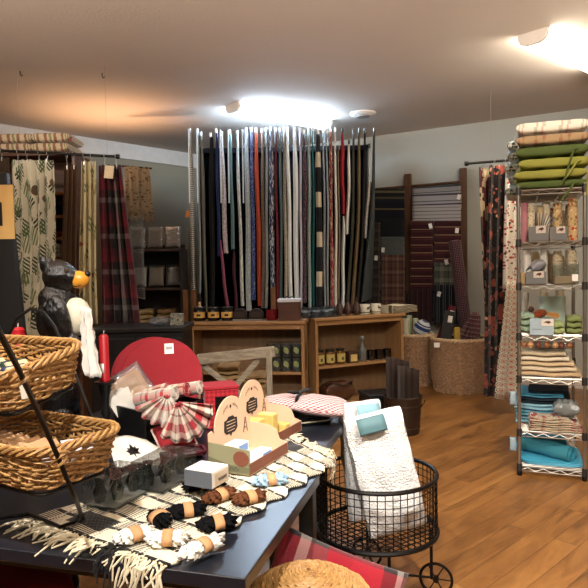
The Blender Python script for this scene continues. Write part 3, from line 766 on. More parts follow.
for px, zk, lb in ((16, 0, 'cream and red plaid cushion, bottom of the stack nearer the frame edge'), (52.5, 0, 'cream and red plaid cushion, bottom of the stack nearer the rod end'), (17, 1, 'cream and red plaid cushion, top of the stack nearer the frame edge'), (53.5, 1, 'cream and red plaid cushion, top of the stack nearer the rod end')):
    q = P(px, 152.5, 5.66)
    t = thing('plaid_cushion', lb, 'cushion', (q.x, 5.78, ZT+.001+zk*.088), 0, 'plaid cushions on the tall shelf')
    MB().pillow(.35, .4, .088, None, 14, 6, 0, zk, (), .3).build('cushion', CPL, t)
    if zk and px > 30: MB().tube([(.16, -.1, .045), (.185, -.15, .04), (.18, -.19, .0)], .006, 5).build('tie', solid('#a33f33', .8), t)
for (px, zi, w1, h1, hx, lb, ct, nm) in ((54, 1, .14, .1, '#1f2b48', 'navy blue bundle on the shelf between pine print and brown curtains', 'bundle', 'folded_bundle'), (57, 3, .15, .13, '#b3ab9b', 'white folded cloth on the shelf between pine print and brown curtains', 'cloth', 'folded_cloth'), (56, 2, .16, .05, '#8b3a1d', 'orange red folded cloth seen between pine print and brown curtains', 'cloth', 'folded_cloth')):
    q = P(px, 200, 5.7)
    tag(folded(MB(), w1, .3, 3, h1/3, zi).build(nm, solid(hx, .85), loc=(q.x-.05, 5.79, SZ[zi]+.004)), lb, ct)

# ------------------------------------------------------------------ shelf of packaged linens
lx0, lx1 = P(127, 250, 6.3).x, P(180, 250, 6.3).x
LS = thing('linen_shelf', 'dark shelf unit with packaged linens beside the fabric rack', 'shelf', ((lx0+lx1)/2, 6.42, 0))
lw = lx1-lx0; LZ = [P(155, y, 6.25).z for y in (249, 288, 325)]
for z in LZ: MB().box((0, 0, z-.012), (lw, .34, .024)).build('shelf', solid('#3a2c24', .5), LS, bev=.002)
MB().box((0, .176, (LZ[0]+.05)/2), (lw, .012, LZ[0]+.05)).build('back', solid('#1d1714', .6), LS, smooth=False)
for s in (-1, 1): MB().box((s*(lw/2+.012), 0, LZ[0]/2), (.022, .36, LZ[0])).build('side_panel', solid('#1d1714', .6), LS, smooth=False)
LNP = [('#75675a', '#7d6d5e', '#665b50'), ('#b9ad97', '#a59a86', '#5a544d')]
WH = [['nearest the plaid curtain', 'in the middle', 'nearest the fabric rack'], ['nearest the plaid curtain', 'in the middle', 'nearest the fabric rack']]
for r_ in (0, 1):
    for i in range(3):
        x = -lw/2+lw*(i+.5)/3; z = LZ[r_]+.001
        t = thing('packaged_linen', 'linen set in clear wrap on the %s linen shelf, %s' % (['upper', 'middle'][r_], WH[r_][i]), 'linen', (LS.location.x+x, 6.36, z+.014), 0, 'linen sets in clear wrap')
        MB().pillow(lw/3-.02, .21, .05, T(0, .03, .01) @ RX(1.25) @ T(0, .09, -.02), 12, 6, .02, i).build('linen', solid(LNP[r_][i], .85, 0, .2, 9), t)
        MB().pillow(lw/3-.012, .24, .066, T(0, .022, .005) @ RX(1.25) @ T(0, .105, -.028), 10, 8, .03, i).build('clear_wrap', BAG, t)
for i, (dx, lb) in enumerate(((-.125, 'rolled gold-beige blanket, lower shelf nearer the plaid curtain'), (.125, 'rolled gold-beige blanket, lower shelf nearer the fabric rack'))):
    tag(folded(MB(), .19, .24, 3, .05, i+3).build('folded_blanket', solid(['#a48d62', '#86704b'][i], .8, 0, .2, 7, .3, 60), loc=(LS.location.x+dx, 6.39, LZ[2]+.006), rot=(0, 0, .06-.12*i)), lb, 'blanket')
# bag hanging at the plaid curtain's side
q = P(141, 300, 5.6); q0 = P(134, 215, 5.6)
tag(MB().pillow(.12, .78, .05, T((q+q0)/2) @ RX(pi/2) @ T(0, 0, -.025), 14, 8, .15, 3).build('hanging_bag', BAG, world=True), 'long clear plastic bag hanging beside the plaid curtain', 'bag')

# ------------------------------------------------------------------ low black cabinet under the curtains
cz = P(140, 327, 4.7).z; cx0, cx1 = P(92, 330, 4.7).x, P(184, 330, 4.7).x
BC = thing('black_cabinet', 'low black cabinet behind the red round placemats', 'cabinet', ((cx0+cx1)/2, 4.86, 0))
cw = cx1-cx0
BLK = solid('#0f0e0e', .4, 0, .2)
MB().box((0, 0, cz/2-.02), (cw, .44, cz-.04)).build('body', BLK, BC, smooth=False)
MB().box((0, 0, cz-.018), (cw+.03, .48, .036)).build('top', BLK, BC, bev=.006)
for s in (-1, 1):
    d_ = MB().box((s*cw/4, -.228, cz/2-.02), (cw/2-.02, .016, cz-.12)).build('door', BLK, BC, bev=.003)
    MB().tube([(s*.03, -.25, cz*.55), (s*.03, -.25, cz*.55+.1)], .006, 8).build('handle', solid('#5d5a55', .3, .8), d_)
q = P(176, 327, 4.75)
t = thing('tile_box', 'small patterned box standing at the end of the black cabinet', 'box', (q.x, 4.8, cz+.001), .1)
MB().box((0, 0, .045), (.1, .06, .09)).build('body', blobs('tile_pattern', '#7a7868', [(40, .35, '#2e4046'), (46, .25, '#a9a48b')], coord='Object'), t, bev=.003)
q = P(158, 329, 4.6)
tag(MB().pillow(.15, .1, .05, None, 12, 4, .4, 9).build('plastic_wrapper', BAG, loc=(q.x-.03, 4.8, cz+.012), rot=(0, .0, -.6)), 'crumpled clear wrapper lying on the black cabinet', 'wrapper')

# ================================================================== ladder rack with rugs on the right-hand wall
WD = (WR-CN).normalized(); WN = Vector((-WD.y, WD.x))
if WN.dot(Vector((0, 3))-CN) < 0: WN = -WN
O0, O1, ZL = .07, .055, 2.62
LP0 = Vector((CN.x+WN.x*O0, CN.y+WN.y*O0, 0)); LP1 = Vector((CN.x+WN.x*O1, CN.y+WN.y*O1, ZL))
LNV = Vector((WD.x, WD.y, 0)).cross(LP1-LP0).normalized()
if LNV.y > 0: LNV = -LNV
def LW(px, py, off=0.0):
    d = FW + RT*((px-294)/FOC) + UP*((294-py)/FOC)
    return EYE + d*(((LP0+LNV*off)-EYE).dot(LNV)/d.dot(LNV))
def LF(px, z):      # on the ladder plane at the post through px (measured at y=230), height z
    q = LW(px, 230); s = (q.z-z)/ZL; sl = (LP0-LP1)*s
    return Vector((q.x+sl.x, q.y+sl.y, z))
LDW = wood('ladder_wood', '#43291a', '#63442e', 2, .8)
LD = thing('ladder_rack', 'tall wooden ladder rack leaning on the wall, hung with rugs', 'rug rack', LF(408, 0))
for px, top in ((370, 182), (408.5, 174), (463.5, 168)):
    a = LF(px, .012); zt = LW(px, top).z; b = LF(px, zt)
    MB().bar(a, b, .085, .04).build('post', LDW, LD, world=True, bev=.005)
RUNGS = []
for z in (.35, .75, 1.1, 1.4, 1.7, 2.0, 2.3, 2.45):
    MB().tube([LF(368, z), LF(465, z)], .016, 8).build('rung', LDW, LD, world=True)
def lrug(label, x0, y0, x1, y1, mat, off, group='rugs draped on the ladder rack', sk=0.0, seed=0, tagpx=None):
    r = random.Random(seed); ph = r.uniform(0, 6)
    tl, tr, bl, br = LW(x0, y0, off), LW(x1, y0-sk, off), LW(x0, y1, off), LW(x1, y1-sk, off)
    base = (bl+br)/2; t = thing('hanging_rug', label, 'rug', base, 0, group)
    W = (tr-tl).length; H = (tl-bl).length; back = -LNV*.012
    def fn(u, v):
        p = bl.lerp(br, u).lerp(tl.lerp(tr, u), min(1, v/.9))
        if v > .9: s = (v-.9)/.1; p = p + back*s + Vector((0, 0, .012*sin(pi*s)))
        p = p + LNV*(.003*sin(9*u+ph)*(1-v))
        return p-base
    MB().grid(fn, 14, 20, W, H/.9).build('cloth', mat, t, solid=.01)
    if tagpx:
        q = LW(tagpx[0], tagpx[1], off+.03)-base
        MB().box((0, 0, 0), (.042, .004, .062), T(q) @ RZ(-.47) @ RY(r.uniform(-.3, .3))).build('price_tag', WHITE, t, smooth=False)
    return t
PALE = [stripe('pale_rug_%d' % i, st, p, 1) for i, (st, p) in enumerate((
    ([(0, '#8d8a8a'), (.25, '#363437'), (.42, '#969393'), (.62, '#4d4a4c'), (.72, '#8a8787')], .1),
    ([(0, '#9a9798'), (.4, '#3f3c44'), (.55, '#9a9798'), (.78, '#55525a'), (.88, '#9a9798')], .12),
    ([(0, '#a09c9c'), (.4, '#4b484d'), (.5, '#a09c9c'), (.9, '#6d696c')], .09)))]
lrug('pale grey striped rug on the topmost rung between the posts', 412, 189, 461, 199, PALE[0], .03, sk=3, seed=1)
lrug('pale grey striped rug below the topmost one', 412, 196, 461.5, 210, PALE[1], .055, sk=2, seed=2, tagpx=(459, 197))
lrug('pale grey striped rug directly above the burgundy rugs', 412.5, 207, 461, 222, PALE[2], .08, sk=1, seed=3)
BURG = stripe('burgundy_stripe_rug', [(0, '#301419'), (.55, '#4a1d22'), (.72, '#2a1216'), (.86, '#8f7355'), (.95, '#5a272a')], .098, 1)
BURGV = stripe('burgundy_vertical', [(0, '#2b1418'), (.4, '#1a1012'), (.7, '#5a3a34'), (.78, '#2b1418')], .07, 0)
NAVYV = stripe('navy_vertical', [(0, '#14171f'), (.5, '#5d6269'), (.58, '#14171f'), (.85, '#6f675b'), (.92, '#14171f')], .075, 0)
lrug('burgundy rug with tan stripes by the dark post', 410.5, 222, 433, 291, BURG, .105, seed=4, tagpx=(430.5, 226))
lrug('burgundy rug with tan stripes, next to the leaning rolled rug', 434, 222, 461, 266, BURG, .105, seed=5, tagpx=(457, 230.5))
lrug('burgundy rug with upright stripes under the tan striped one', 408, 290, 433, 322, BURGV, .13, seed=6)
lrug('grey-green plaid rug under the shorter burgundy one', 434, 264, 457, 288, plaid('sage_plaid', [(0, '#4d5148'), (.5, '#2b2f2b'), (.6, '#77776a')], .12, [(0, '#474b45'), (.5, '#26302c'), (.62, '#7b7a6c')], .14), .13, seed=7, tagpx=(446.5, 262))
lrug('navy rug with pale upright stripes above the wicker baskets', 434, 286, 458, 324, NAVYV, .155, seed=8, tagpx=(439, 294))
OLV = stripe('navy_olive_rug', [(0, '#17181f'), (.45, '#4b452f'), (.6, '#17181f'), (.85, '#5f573b')], .2, 1)
lrug('black and olive banded rug, topmost left of the dark post', 372, 190, 404.5, 206, OLV, .03, seed=9)
lrug('navy rug with a single tan line, left of the dark post', 372, 202, 404.5, 222, stripe('navy_tan_line', [(0, '#11131c'), (.8, '#6d603f'), (.88, '#11131c')], .2, 1), .055, seed=10)
lrug('plain blue-black rug, left of the dark post', 371, 219, 404.5, 245, solid('#0f131b', .9), .08, seed=11)
lrug('fuzzy slate grey rug above the brown plaid one', 380, 238, 404.5, 262, solid('#4d5251', .95, 0, .3, 25, .6, 90), .105, seed=12)
BRP = plaid('brown_plaid_rug', [(0, '#5a3f36'), (.3, '#3a2722'), (.42, '#7a5a4a'), (.6, '#4c342d'), (.85, '#2b1d1a')], .15, [(0, '#583d34'), (.35, '#35241f'), (.5, '#75564a'), (.75, '#443029')], .17)
DKP = plaid('dark_plaid_rug', [(0, '#2c2523'), (.4, '#191515'), (.55, '#54473f'), (.7, '#211b1a')], .13, [(0, '#2f2725'), (.45, '#161212'), (.6, '#4b3f38')], .12)
lrug('dark plaid rug beside the end of the fabric rack', 364, 224, 380, 310, DKP, .13, seed=13, tagpx=(376, 258))
lrug('brown plaid rug by the dark ladder post', 381, 256, 404.5, 318, BRP, .13, seed=14, tagpx=(383, 250))
# ================================================================== wicker baskets on the floor
WICK = wicker('willow', '#6a4526', '#a97a45'); WICKL = wicker('willow_rim', '#c9a578', '#ead0a8'); WICKD = wicker('brown_willow', '#7a5a45', '#c09a74')
def round_basket(label, c, rb, rt, h, mat, rim, group, rows=26, st=34):
    t = thing('wicker_basket', label, 'basket', (c.x, c.y, 0), rnd.uniform(0, 1), group)
    m = MB()
    def R(z): return rb+(rt-rb)*z/h+.02*sin(pi*z/h)
    for i in range(rows):
        z = .012+(h-.03)*i/(rows-1); r = R(z)
        for q in (0, 1):
            if q and i % 2: continue
            m.tube([((r+.007*cos(st*pi*2*k/(2*st)+pi*(i % 2)))*cos(2*pi*k/(2*st)), (r+.007*cos(st*pi*2*k/(2*st)+pi*(i % 2)))*sin(2*pi*k/(2*st)), z+.004*sin(k*1.7+i)) for k in range(2*st)], h/rows*.58, 5, True)
    m.build('weave', mat, t)
    s_ = MB()
    for k in range(st):
        a = 2*pi*k/st
        s_.tube([(R(z)*cos(a), R(z)*sin(a), z) for z in (.005, h*.25, h*.5, h*.75, h-.01)], .006, 5)
    s_.build('stakes', mat, t)
    MB().lathe([(0, .012), (rb-.012, .012), (R(h*.5)-.014, h*.5), (rt-.014, h-.01), (rt-.02, h-.01), (R(h*.5)-.02, h*.5), (rb-.02, .02), (0, .02)], 28).build('lining', solid('#2c1b10', .9), t)
    bm_ = MB()
    for q in range(3):
        bm_.tube([((rt+.014*cos(16*a+q*2.1))*cos(a), (rt+.014*cos(16*a+q*2.1))*sin(a), h+.012*sin(16*a+q*2.1)) for a in [2*pi*k/144 for k in range(144)]], .011, 5, True)
    bm_.build('braided_rim', rim, t)
    return t
b2 = G(459.5, 395, 0); B2 = Vector((P(459.5, 380, b2.y+.285).x, b2.y+.285, 0)); B1 = Vector((P(412, 380, 7.46).x, 7.46, 0))
round_basket('brown wicker basket of rolled rugs beside the brown floral curtain', B2, .275, .315, .6, WICKD, WICKL, 'tall round wicker baskets', 26)
round_basket('brown wicker basket of pale rolls by the bookcase', B1, .215, .25, .61, WICKD, WICKL, 'tall round wicker baskets', 26)
def roll(name, label, a, b, r, mat, cat='roll', group=None, end=None):
    a, b = Vector(a), Vector(b)
    t = thing(name, label, cat, a, 0, group)
    MB().tube([a.lerp(b, k/6) for k in range(7)], [r*(1+.04*sin(k*2)) for k in range(7)], 14).build('roll', mat, t, world=True)
    ax = (b-a).normalized(); e1 = ax.orthogonal().normalized(); e2 = ax.cross(e1); N = 34
    MB().tube([b+ax*.003+(e1*cos(k*.55)+e2*sin(k*.55))*r*(.9-.02*k) for k in range(N)], r*.06, 4).build('roll_edge', end or mat, t, world=True)
    return t
GRN = stripe('pale_green_roll', [(0, '#a9b08f'), (.6, '#d3cfb6'), (.75, '#8f9a78')], .03, 1)
for i, (dx, dy, h, m_, lb) in enumerate(((-.17, .0, .78, GRN, 'pale green rolled cloth standing nearest the bookcase in its basket'), (-.09, -.06, .8, solid('#cdc7ac', .9), 'cream rolled cloth standing in the basket by the bookcase'), (-.02, .05, .83, GRN, 'pale green rolled cloth standing taller behind the cream roll'), (.045, -.05, .8, solid('#b7b894', .9), 'sage rolled cloth standing beside the blue and white bundle'))):
    roll('rolled_cloth', lb, (B1.x+dx*.7, B1.y+dy, .05), (B1.x+dx*.9, B1.y+dy, h), .036, m_, 'rolled cloth', 'rolled cloths in the basket by the bookcase')
bw = stripe('blue_white_knit', [(0, '#d6d9de'), (.4, '#2a4273'), (.75, '#d6d9de'), (.85, '#16264c')], .12, 1)
tag(MB().lathe([(.0, 0), (.07, .01), (.095, .05), (.105, .1), (.09, .15), (.05, .19), (0, .2)], 24).build('rolled_blanket', bw, loc=(B1.x+.075, B1.y-.05, .6), rot=(.3, .4, 0)), 'blue and white striped bundle in the basket by the bookcase', 'blanket')
def slab_in(label, name, cat, px, py0, py1, w, mat, off, tilt, tagp=False, base=B2):
    q1 = P(px, py0, base.y+off); z0 = .5
    t = thing(name, label, cat, (q1.x-tilt*(q1.z-z0), base.y+off, z0))
    L = math.hypot(q1.z-z0, tilt*(q1.z-z0))
    MB().box((0, 0, L/2), (w, .03, L), RY(math.atan(tilt))).build('fabric', mat, t, bev=.012, seg=3)
    if tagp: MB().box((.01, -.022, L-.09), (.05, .003, .075), RY(math.atan(tilt))).build('price_tag', WHITE, t, smooth=False)
slab_in('charcoal folded rug with white tag leaning in the larger basket', 'folded_rug', 'rug', 450, 311, 340, .13, solid('#33312f', .9), -.13, .16, True)
slab_in('burgundy folded rug sticking up in the larger basket', 'folded_rug', 'rug', 453, 306, 340, .09, solid('#5a1722', .9), .0, .4, True)
slab_in('mustard folded cloth low in the larger basket', 'folded_cloth', 'cloth', 457, 327, 340, .07, solid('#b3923c', .9), -.17, .0)
q = Vector((B2.x+.1, B2.y-.08, 0))
t = thing('tassel_bundle', 'rose grey yarn bundle with loose fringe in the larger basket', 'yarn bundle', (q.x, q.y, .53))
m = MB()
for k in range(60):
    a = rnd.uniform(0, 6.28); r = .1*math.sqrt(rnd.random()); a2 = a+rnd.uniform(-.4, .4)
    m.tube([(r*.35*cos(a)+.08, r*.35*sin(a), .36), (r*.8*cos(a2)+.04, r*.8*sin(a2), .24), (r*1.25*cos(a2)-.01, r*1.25*sin(a2), .1), (r*1.3*cos(a2)-.03, r*1.3*sin(a2), .0)], .011, 5)
m.build('yarn', stripe('rose_yarn', [(0, '#6d3a42'), (.5, '#8c7672'), (.75, '#4a2a30')], .05, 0), t)
MB().tube([(.08+.035*cos(2*pi*k/12), .035*sin(2*pi*k/12), .35) for k in range(12)], .012, 6, True).build('knot_band', solid('#b9a7a4', .9), t)
q = P(435, 345, B2.y-.34)
tag(MB().box((0, 0, 0), (.06, .004, .05)).build('price_tag', WHITE, loc=(q.x+.02, B2.y-.342, q.z), smooth=False, rot=(0, 0, -.2)), 'white price tag on the front of the larger basket', 'tag')

# leaning rolled rug
a, b = P(454.5, 241, B2.y+.14), Vector((B2.x+.17, B2.y+.05, .06))
HOUND = checker('houndstooth_rose', '#6f4f57', '#1c1417', .028, .028, rot=.78)
t = thing('rolled_rug', 'rose and black checked rug roll leaning up out of the larger basket', 'rug', b)
MB().tube([a.lerp(b, k/8) for k in range(9)], .072, 20).build('roll', HOUND, t, world=True)
sp = MB(); ax = (a-b).normalized(); e1 = ax.orthogonal().normalized(); e2 = ax.cross(e1)
sp.tube([a+ax*.002+(e1*cos(k*.5)+e2*sin(k*.5))*(.065-.0013*k) for k in range(45)], .004, 5).build('roll_end', solid('#8d727a', .9), t, world=True)

# ================================================================== curtains on the right-hand side
CA, CB = P(468, 163.5, 6.0), P(530, 158.5, 6.0)
def RROD(x): return CA.z+(CB.z-CA.z)*(x-CA.x)/(CB.x-CA.x)
rod('black curtain rod hung on a wire beside the chrome shelving', CA, CB, (.37,), .013)
IKAT = blobs('maroon_ikat', '#4d191b', [(8, .46, '#c9b491', .7), (8, .24, '#5d1d1f', .7), (12, .25, '#1d1010')])
DKFL = blobs('night_blossom', '#17100e', [(9, .36, '#8f4434', .8), (9, .15, '#c99a76', .8), (13, .28, '#452820'), (16, .22, '#9c5644')])
REDV = blobs('red_vine', '#d5cdbd', [(18, .33, '#a5372c', 1.6), (14, .22, '#3b3330', 1.2)])
OCT = None
def oct_mat():
    m = NT('octagon_tile_print'); c = m.coord('UV', (1/.055, 1/.055, 1)); x = m.xyz(c)
    fx = m.math('ABSOLUTE', m.math('SUBTRACT', m.math('FRACT', x[0]), .5)); fy = m.math('ABSOLUTE', m.math('SUBTRACT', m.math('FRACT', x[1]), .5))
    d = m.math('SQRT', m.math('ADD', m.math('MULTIPLY', fx, fx), m.math('MULTIPLY', fy, fy)))
    col = m.ramp(d, [(0, '#b7442f'), (.13, '#d9cfb8'), (.2, '#8a3326'), (.26, '#d9cfb8'), (.36, '#4a3a30'), (.42, '#d9cfb8'), (.58, '#5d4a2e')], True)
    return fabric_finish(m, col)
OCT = oct_mat()
curtain('curtain', 'maroon and cream ikat curtain next to the wall', (479, 492, 168), (486, 496, 392), 6.05, IKAT, 3, .02, None, 21, 2, RROD)
curtain('curtain', 'dark brown curtain with coral blossoms', (489, 510, 166), (484, 505, 396), 5.97, DKFL, 3, .025, None, 22, 2, RROD)
curtain('curtain', 'ivory curtain with red and black vines behind the chrome shelving', (506, 526, 166), (503, 522, 292), 5.9, REDV, 3, .02, None, 23, 2, RROD)
curtain('curtain', 'cream curtain with rows of red octagon motifs', (507, 520, 280), (496, 522, 399), 5.82, OCT, 2, .02, None, 24, 0, None, 1.15)

# ================================================================== chrome wire shelving
g0 = G(519.5, 475, 0)
RAK = math.radians(-20)
WS = thing('wire_shelving', 'chrome wire shelving unit stacked with cushions and linens', 'shelving', (g0.x, g0.y, 0), RAK)
MW = T(g0.x, g0.y, 0) @ RZ(RAK)
RW, RD = .405, .9
SH = [1.93, 1.585, 1.295, .955, .665, .30, .06]
for x, y in ((0, 0), (RW, 0), (0, RD), (RW, RD)):
    p_ = MB().tube([(x, y, .03), (x, y, 1.96)], .0125, 10).build('post', CHROME, WS)
    MB().lathe([(0, 0), (.016, 0), (.018, .03), (.013, .04), (0, .04)], 12, T(x, y, 0)).build('foot', BLACK, p_)
    for z in SH: MB().lathe([(.0125, -.03), (.019, -.028), (.017, .02), (.0125, .022)], 12, T(x, y, z)).build('collar', solid('#2e2b29', .4), p_)
for z in SH:
    m = MB()
    for zz, rr in ((z, .004), (z-.03, .004)):
        m.tube([(0, 0, zz), (RW, 0, zz), (RW, RD, zz), (0, RD, zz)], rr, 6, True)
    for (a, b) in (((0, 0), (RW, 0)), ((0, RD), (RW, RD)), ((0, 0), (0, RD)), ((RW, 0), (RW, RD))):
        n = int(math.dist(a, b)/.05); pts = []
        for k in range(n+1):
            s = k/n; pts.append((a[0]+(b[0]-a[0])*s, a[1]+(b[1]-a[1])*s, z-.003 if k % 2 else z-.027))
        m.tube(pts, .002, 5)
    for k in range(1, 30): m.tube([(0, RD*k/30, z), (RW, RD*k/30, z)], .0022, 5)
    for x in (.13, .27): m.tube([(x, 0, z-.004), (x, RD, z-.004)], .003, 5)
    m.build('wire_shelf', CHROME, WS)
def rs(x, y, z): return MW @ Vector((x, y, z))
def rx(px): return (px-519.5)/66*.405
GREEN = solid('#4a5827', .85, 0, .1); LIME = solid('#8c8b3c', .85, 0, .1)
TOPP = plaid('ivory_red_check', [(0, '#d8d2c2'), (.6, '#b5655a'), (.68, '#d8d2c2'), (.85, '#8f9070')], .1, [(0, '#d8d2c2'), (.7, '#c08a7c'), (.8, '#d8d2c2')], .11)
TANP = plaid('tan_check', [(0, '#a58a68'), (.55, '#7e5f44'), (.62, '#a58a68'), (.85, '#8d3f33')], .1, [(0, '#a08562'), (.5, '#6f5842'), (.6, '#a08562')], .11)
z = SH[0]+.006
for i, (m_, h, lb) in enumerate(((GREEN, .06, 'dark green seat cushion at the bottom of the stack'), (LIME, .072, 'lime green seat cushion above the dark green bottom one'), (LIME, .075, 'lime green seat cushion under the olive green one'), (GREEN, .08, 'olive green seat cushion under the tan checked one'), (TANP, .075, 'tan checked seat cushion under the ivory top one'), (TOPP, .085, 'ivory and red checked seat cushion on top of the stack'))):
    q = rs(.205+rnd.uniform(-.012, .012), .22, z)
    t = thing('seat_cushion', lb, 'cushion', q, RAK+rnd.uniform(-.06, .06), 'seat cushions stacked on the chrome shelving')
    MB().pillow(.45, .43, h, None, 24, 5, .0, i, ((-.4, -.7), (.4, -.7), (-.4, .4), (.4, .4)), .26).build('cushion', m_, t)
    if i in (2, 3, 0): MB().tube([(.16, -.2, h*.5), (.13, -.235, h*.35), (.08, -.25, -.05 if i != 3 else -.15), (.05, -.25, -.09 if i != 3 else -.2)], .007, 5).build('tie', LIME if i == 2 else GREEN, t)
    if i in (1, 4): MB().tube([(.2, -.19, h*.5), (.225, -.23, h*.3), (.215, -.24, -.12)], .007, 5).build('tie', LIME, t)
    z += h+.001
FLOR = blobs('teal_floral', '#d3d6cd', [(22, .32, '#2f5a50'), (26, .26, '#7fa39a'), (30, .22, '#20282a')])
z = SH[0]+.006
for i in range(5):
    q = rs(.15+rnd.uniform(-.02, .02), .68, z)
    tag(MB().pillow(.46, .42, .085, None, 16, 5, .03, i, ((0, 0),), .28).build('floral_cushion', FLOR, loc=q, rot=(0, 0, RAK)), ['white and teal floral cushion at the bottom behind the green stack', 'white and teal floral cushion second from the bottom behind the green stack', 'white and teal floral cushion in the middle behind the green stack', 'white and teal floral cushion second from the top behind the green stack', 'white and teal floral cushion topmost behind the green stack'][i], 'cushion', 'floral cushions behind the green stack')
    z += .086

# shelf contents, front to back
GREYM = solid('#6d6c69', .45, .2, .05, name='grey_tin')
ORF = blobs('orange_floral', '#c9a877', [(30, .36, '#b8442f'), (36, .28, '#d9c9a0'), (34, .24, '#7c7a3c')])
CRF = blobs('cream_print', '#d3c6a6', [(40, .26, '#8f8255'), (50, .2, '#a5604c')])
SPK = {'cream': solid('#d4c8ab', .9), 'pink': solid('#b1767c', .9), 'orf': ORF, 'crf': CRF, 'beige': solid('#b8a37c', .9), 'white': solid('#ddd8cc', .9), 'sage': solid('#a7ad86', .9)}
def stand_roll(px, y, zi, h, r, mk, lb):
    x = rx(px); z = SH[zi]+.006
    roll('rolled_tea_towel', lb, rs(x, y, z), rs(x+rnd.uniform(-.005, .005), y, z+h), r, SPK[mk], 'tea towel', 'rolled tea towels on the chrome shelving')
for a in ((526, .18, 1, .27, .022, 'pink', 'slim pink rolled tea towel beside the front post under the cushions'), (532.5, .2, 1, .26, .026, 'crf', 'cream printed rolled tea towel under the cushions, second from the post'), (542.5, .2, 1, .24, .024, 'beige', 'beige rolled tea towel under the cushions, behind the grey utensils'), (549, .24, 1, .27, .026, 'cream', 'plain cream rolled tea towel under the cushions'), (560, .19, 1, .26, .03, 'orf', 'wide orange floral rolled tea towel under the cushions, middle of the shelf'), (576, .17, 1, .28, .032, 'orf', 'wide orange floral rolled tea towel under the cushions, by the right post'),
          (529, .2, 2, .23, .028, 'white', 'thick white rolled tea towel on the second shelf by the front post'), (538, .26, 2, .22, .022, 'beige', 'beige rolled tea towel on the second shelf'), (546, .2, 2, .23, .026, 'white', 'white rolled tea towel on the second shelf behind the grey bird'), (561, .22, 2, .22, .03, 'crf', 'cream printed rolled tea towel on the second shelf above the clear box'), (576, .21, 2, .22, .03, 'crf', 'cream printed rolled tea towel on the second shelf by the right post'),
          (527, .5, 3, .26, .024, 'white', 'white rolled tea towel at the back of the third shelf by the post'), (548, .55, 3, .27, .026, 'cream', 'cream rolled tea towel at the back of the third shelf'), (566, .5, 3, .28, .03, 'cream', 'cream rolled tea towel at the back of the third shelf, near the right post')): stand_roll(*a)
NTH = ['first', 'second', 'third', 'fourth', 'fifth', 'sixth', 'seventh']
for zi, nm in ((1, 'top'), (2, 'second')):
    for k in range(7):
        stand_roll(526+8.2*k, .5+.03*(k % 2), zi, .27-.02*(k % 3)-.04*(zi-1), .026, [['crf', 'white', 'pink', 'cream', 'orf', 'white', 'crf'], ['white', 'cream', 'crf', 'white', 'beige', 'crf', 'cream']][zi-1][k], 'rolled tea towel deep in the %s shelf level, %s from the front post' % (nm, NTH[k]))
def tray(label, px0, px1, y, zi, h, d=.1, emb=True):
    x0, x1 = rx(px0), rx(px1); w = x1-x0; q = rs((x0+x1)/2, y, SH[zi]+.006)
    t = thing('grey_bin', label, 'bin', q, RAK, 'grey display bins on the chrome shelving')
    m = MB(); th = .005
    m.box((0, 0, th/2), (w, d, th)); m.box((0, -d/2+th/2, h/2), (w, th, h)); m.box((0, d/2-th/2, h/2), (w, th, h))
    for s in (-1, 1): m.box((s*(w/2-th/2), 0, h/2), (th, d-2*th, h))
    m.build('bin', GREYM, t, smooth=False)
    if emb:
        c_ = MB().box((w*.12, -d/2-.003, h*.78), (w*.5, .003, h*.5)).build('card', solid('#c5b9ab', .7), t, smooth=False)
        MB().prism([(-.02, -.01), (-.005, -.004), (.004, -.012), (.02, 0), (.012, .012), (-.008, .008)], -.001, .001, T(w*.12, -d/2-.0055, h*.8) @ RX(pi/2)).build('motif', solid('#4b2d25', .7), c_)
    return t
tray('grey bin holding grey utensils, under the seat cushions', 530, 550, .09, 1, .1)
tray('grey bin with a brown card, under the orange floral tea towel', 551.5, 569, .09, 1, .09)
tray('grey bin with a bird card beside the clear box', 527, 548, .08, 2, .085)
# utensil fan
for k in range(7):
    a = -.1+.12*k; q = rs(rx(541), .09, SH[1]+.02)
    t = thing('grey_utensil', 'thin grey utensil fanned out in the grey bin under the cushions', 'utensil', q, RAK, 'fan of grey utensils in the grey bin')
    MB().prism([(-.002, 0), (.002, 0), (.004, .12), (.0035, .17), (0, .185), (-.0035, .17), (-.004, .12)], -.0015, .0015, RY(a) @ T(0, .004*(k-3), 0) @ RX(pi/2)).build('handle_blade', solid('#5a5a5e', .4, .4), t)
q = rs(rx(543), .09, SH[2]+.1)
t = thing('grey_bird', 'crumpled grey bird ornament resting on a grey bin', 'ornament', q, RAK)
MB().pillow(.1, .07, .07, RY(-.5), 14, 3, .25, 4).build('body', solid('#77777a', .4, .2), t)
MB().tube([(-.04, 0, .03), (-.075, 0, .02), (-.1, 0, -.005)], [.014, .01, .003], 8).build('neck', solid('#45454a', .4, .2), t)
def rbox(name, label, cat, px0, px1, y, zi, h, d, mat, dz=0, bev=.004, group=None):
    x0, x1 = rx(px0), rx(px1)
    return tag(MB().box((0, 0, h/2), (x1-x0, d, h)).build(name, mat, loc=rs((x0+x1)/2, y, SH[zi]+.006+dz), rot=(0, 0, RAK), bev=bev), label, cat, group)
rbox('clear_box', 'clear plastic box at the right of the second shelf', 'box', 553, 580, .08, 2, .14, .13, PLASTIC)
rbox('kraft_card_stack', 'small stack of tan cards inside the clear box', 'cards', 556, 577, .08, 2, .05, .1, solid('#b59a76', .8), .004)
rbox('tan_carton', 'small tan carton beside the grey bird bin', 'carton', 521.5, 527, .12, 2, .08, .1, solid('#a5895f', .8))
rbox('price_card', 'white card with a dark dot on the clear box', 'card', 573, 579, .005, 2, .045, .004, WHITE, .02, .0005)
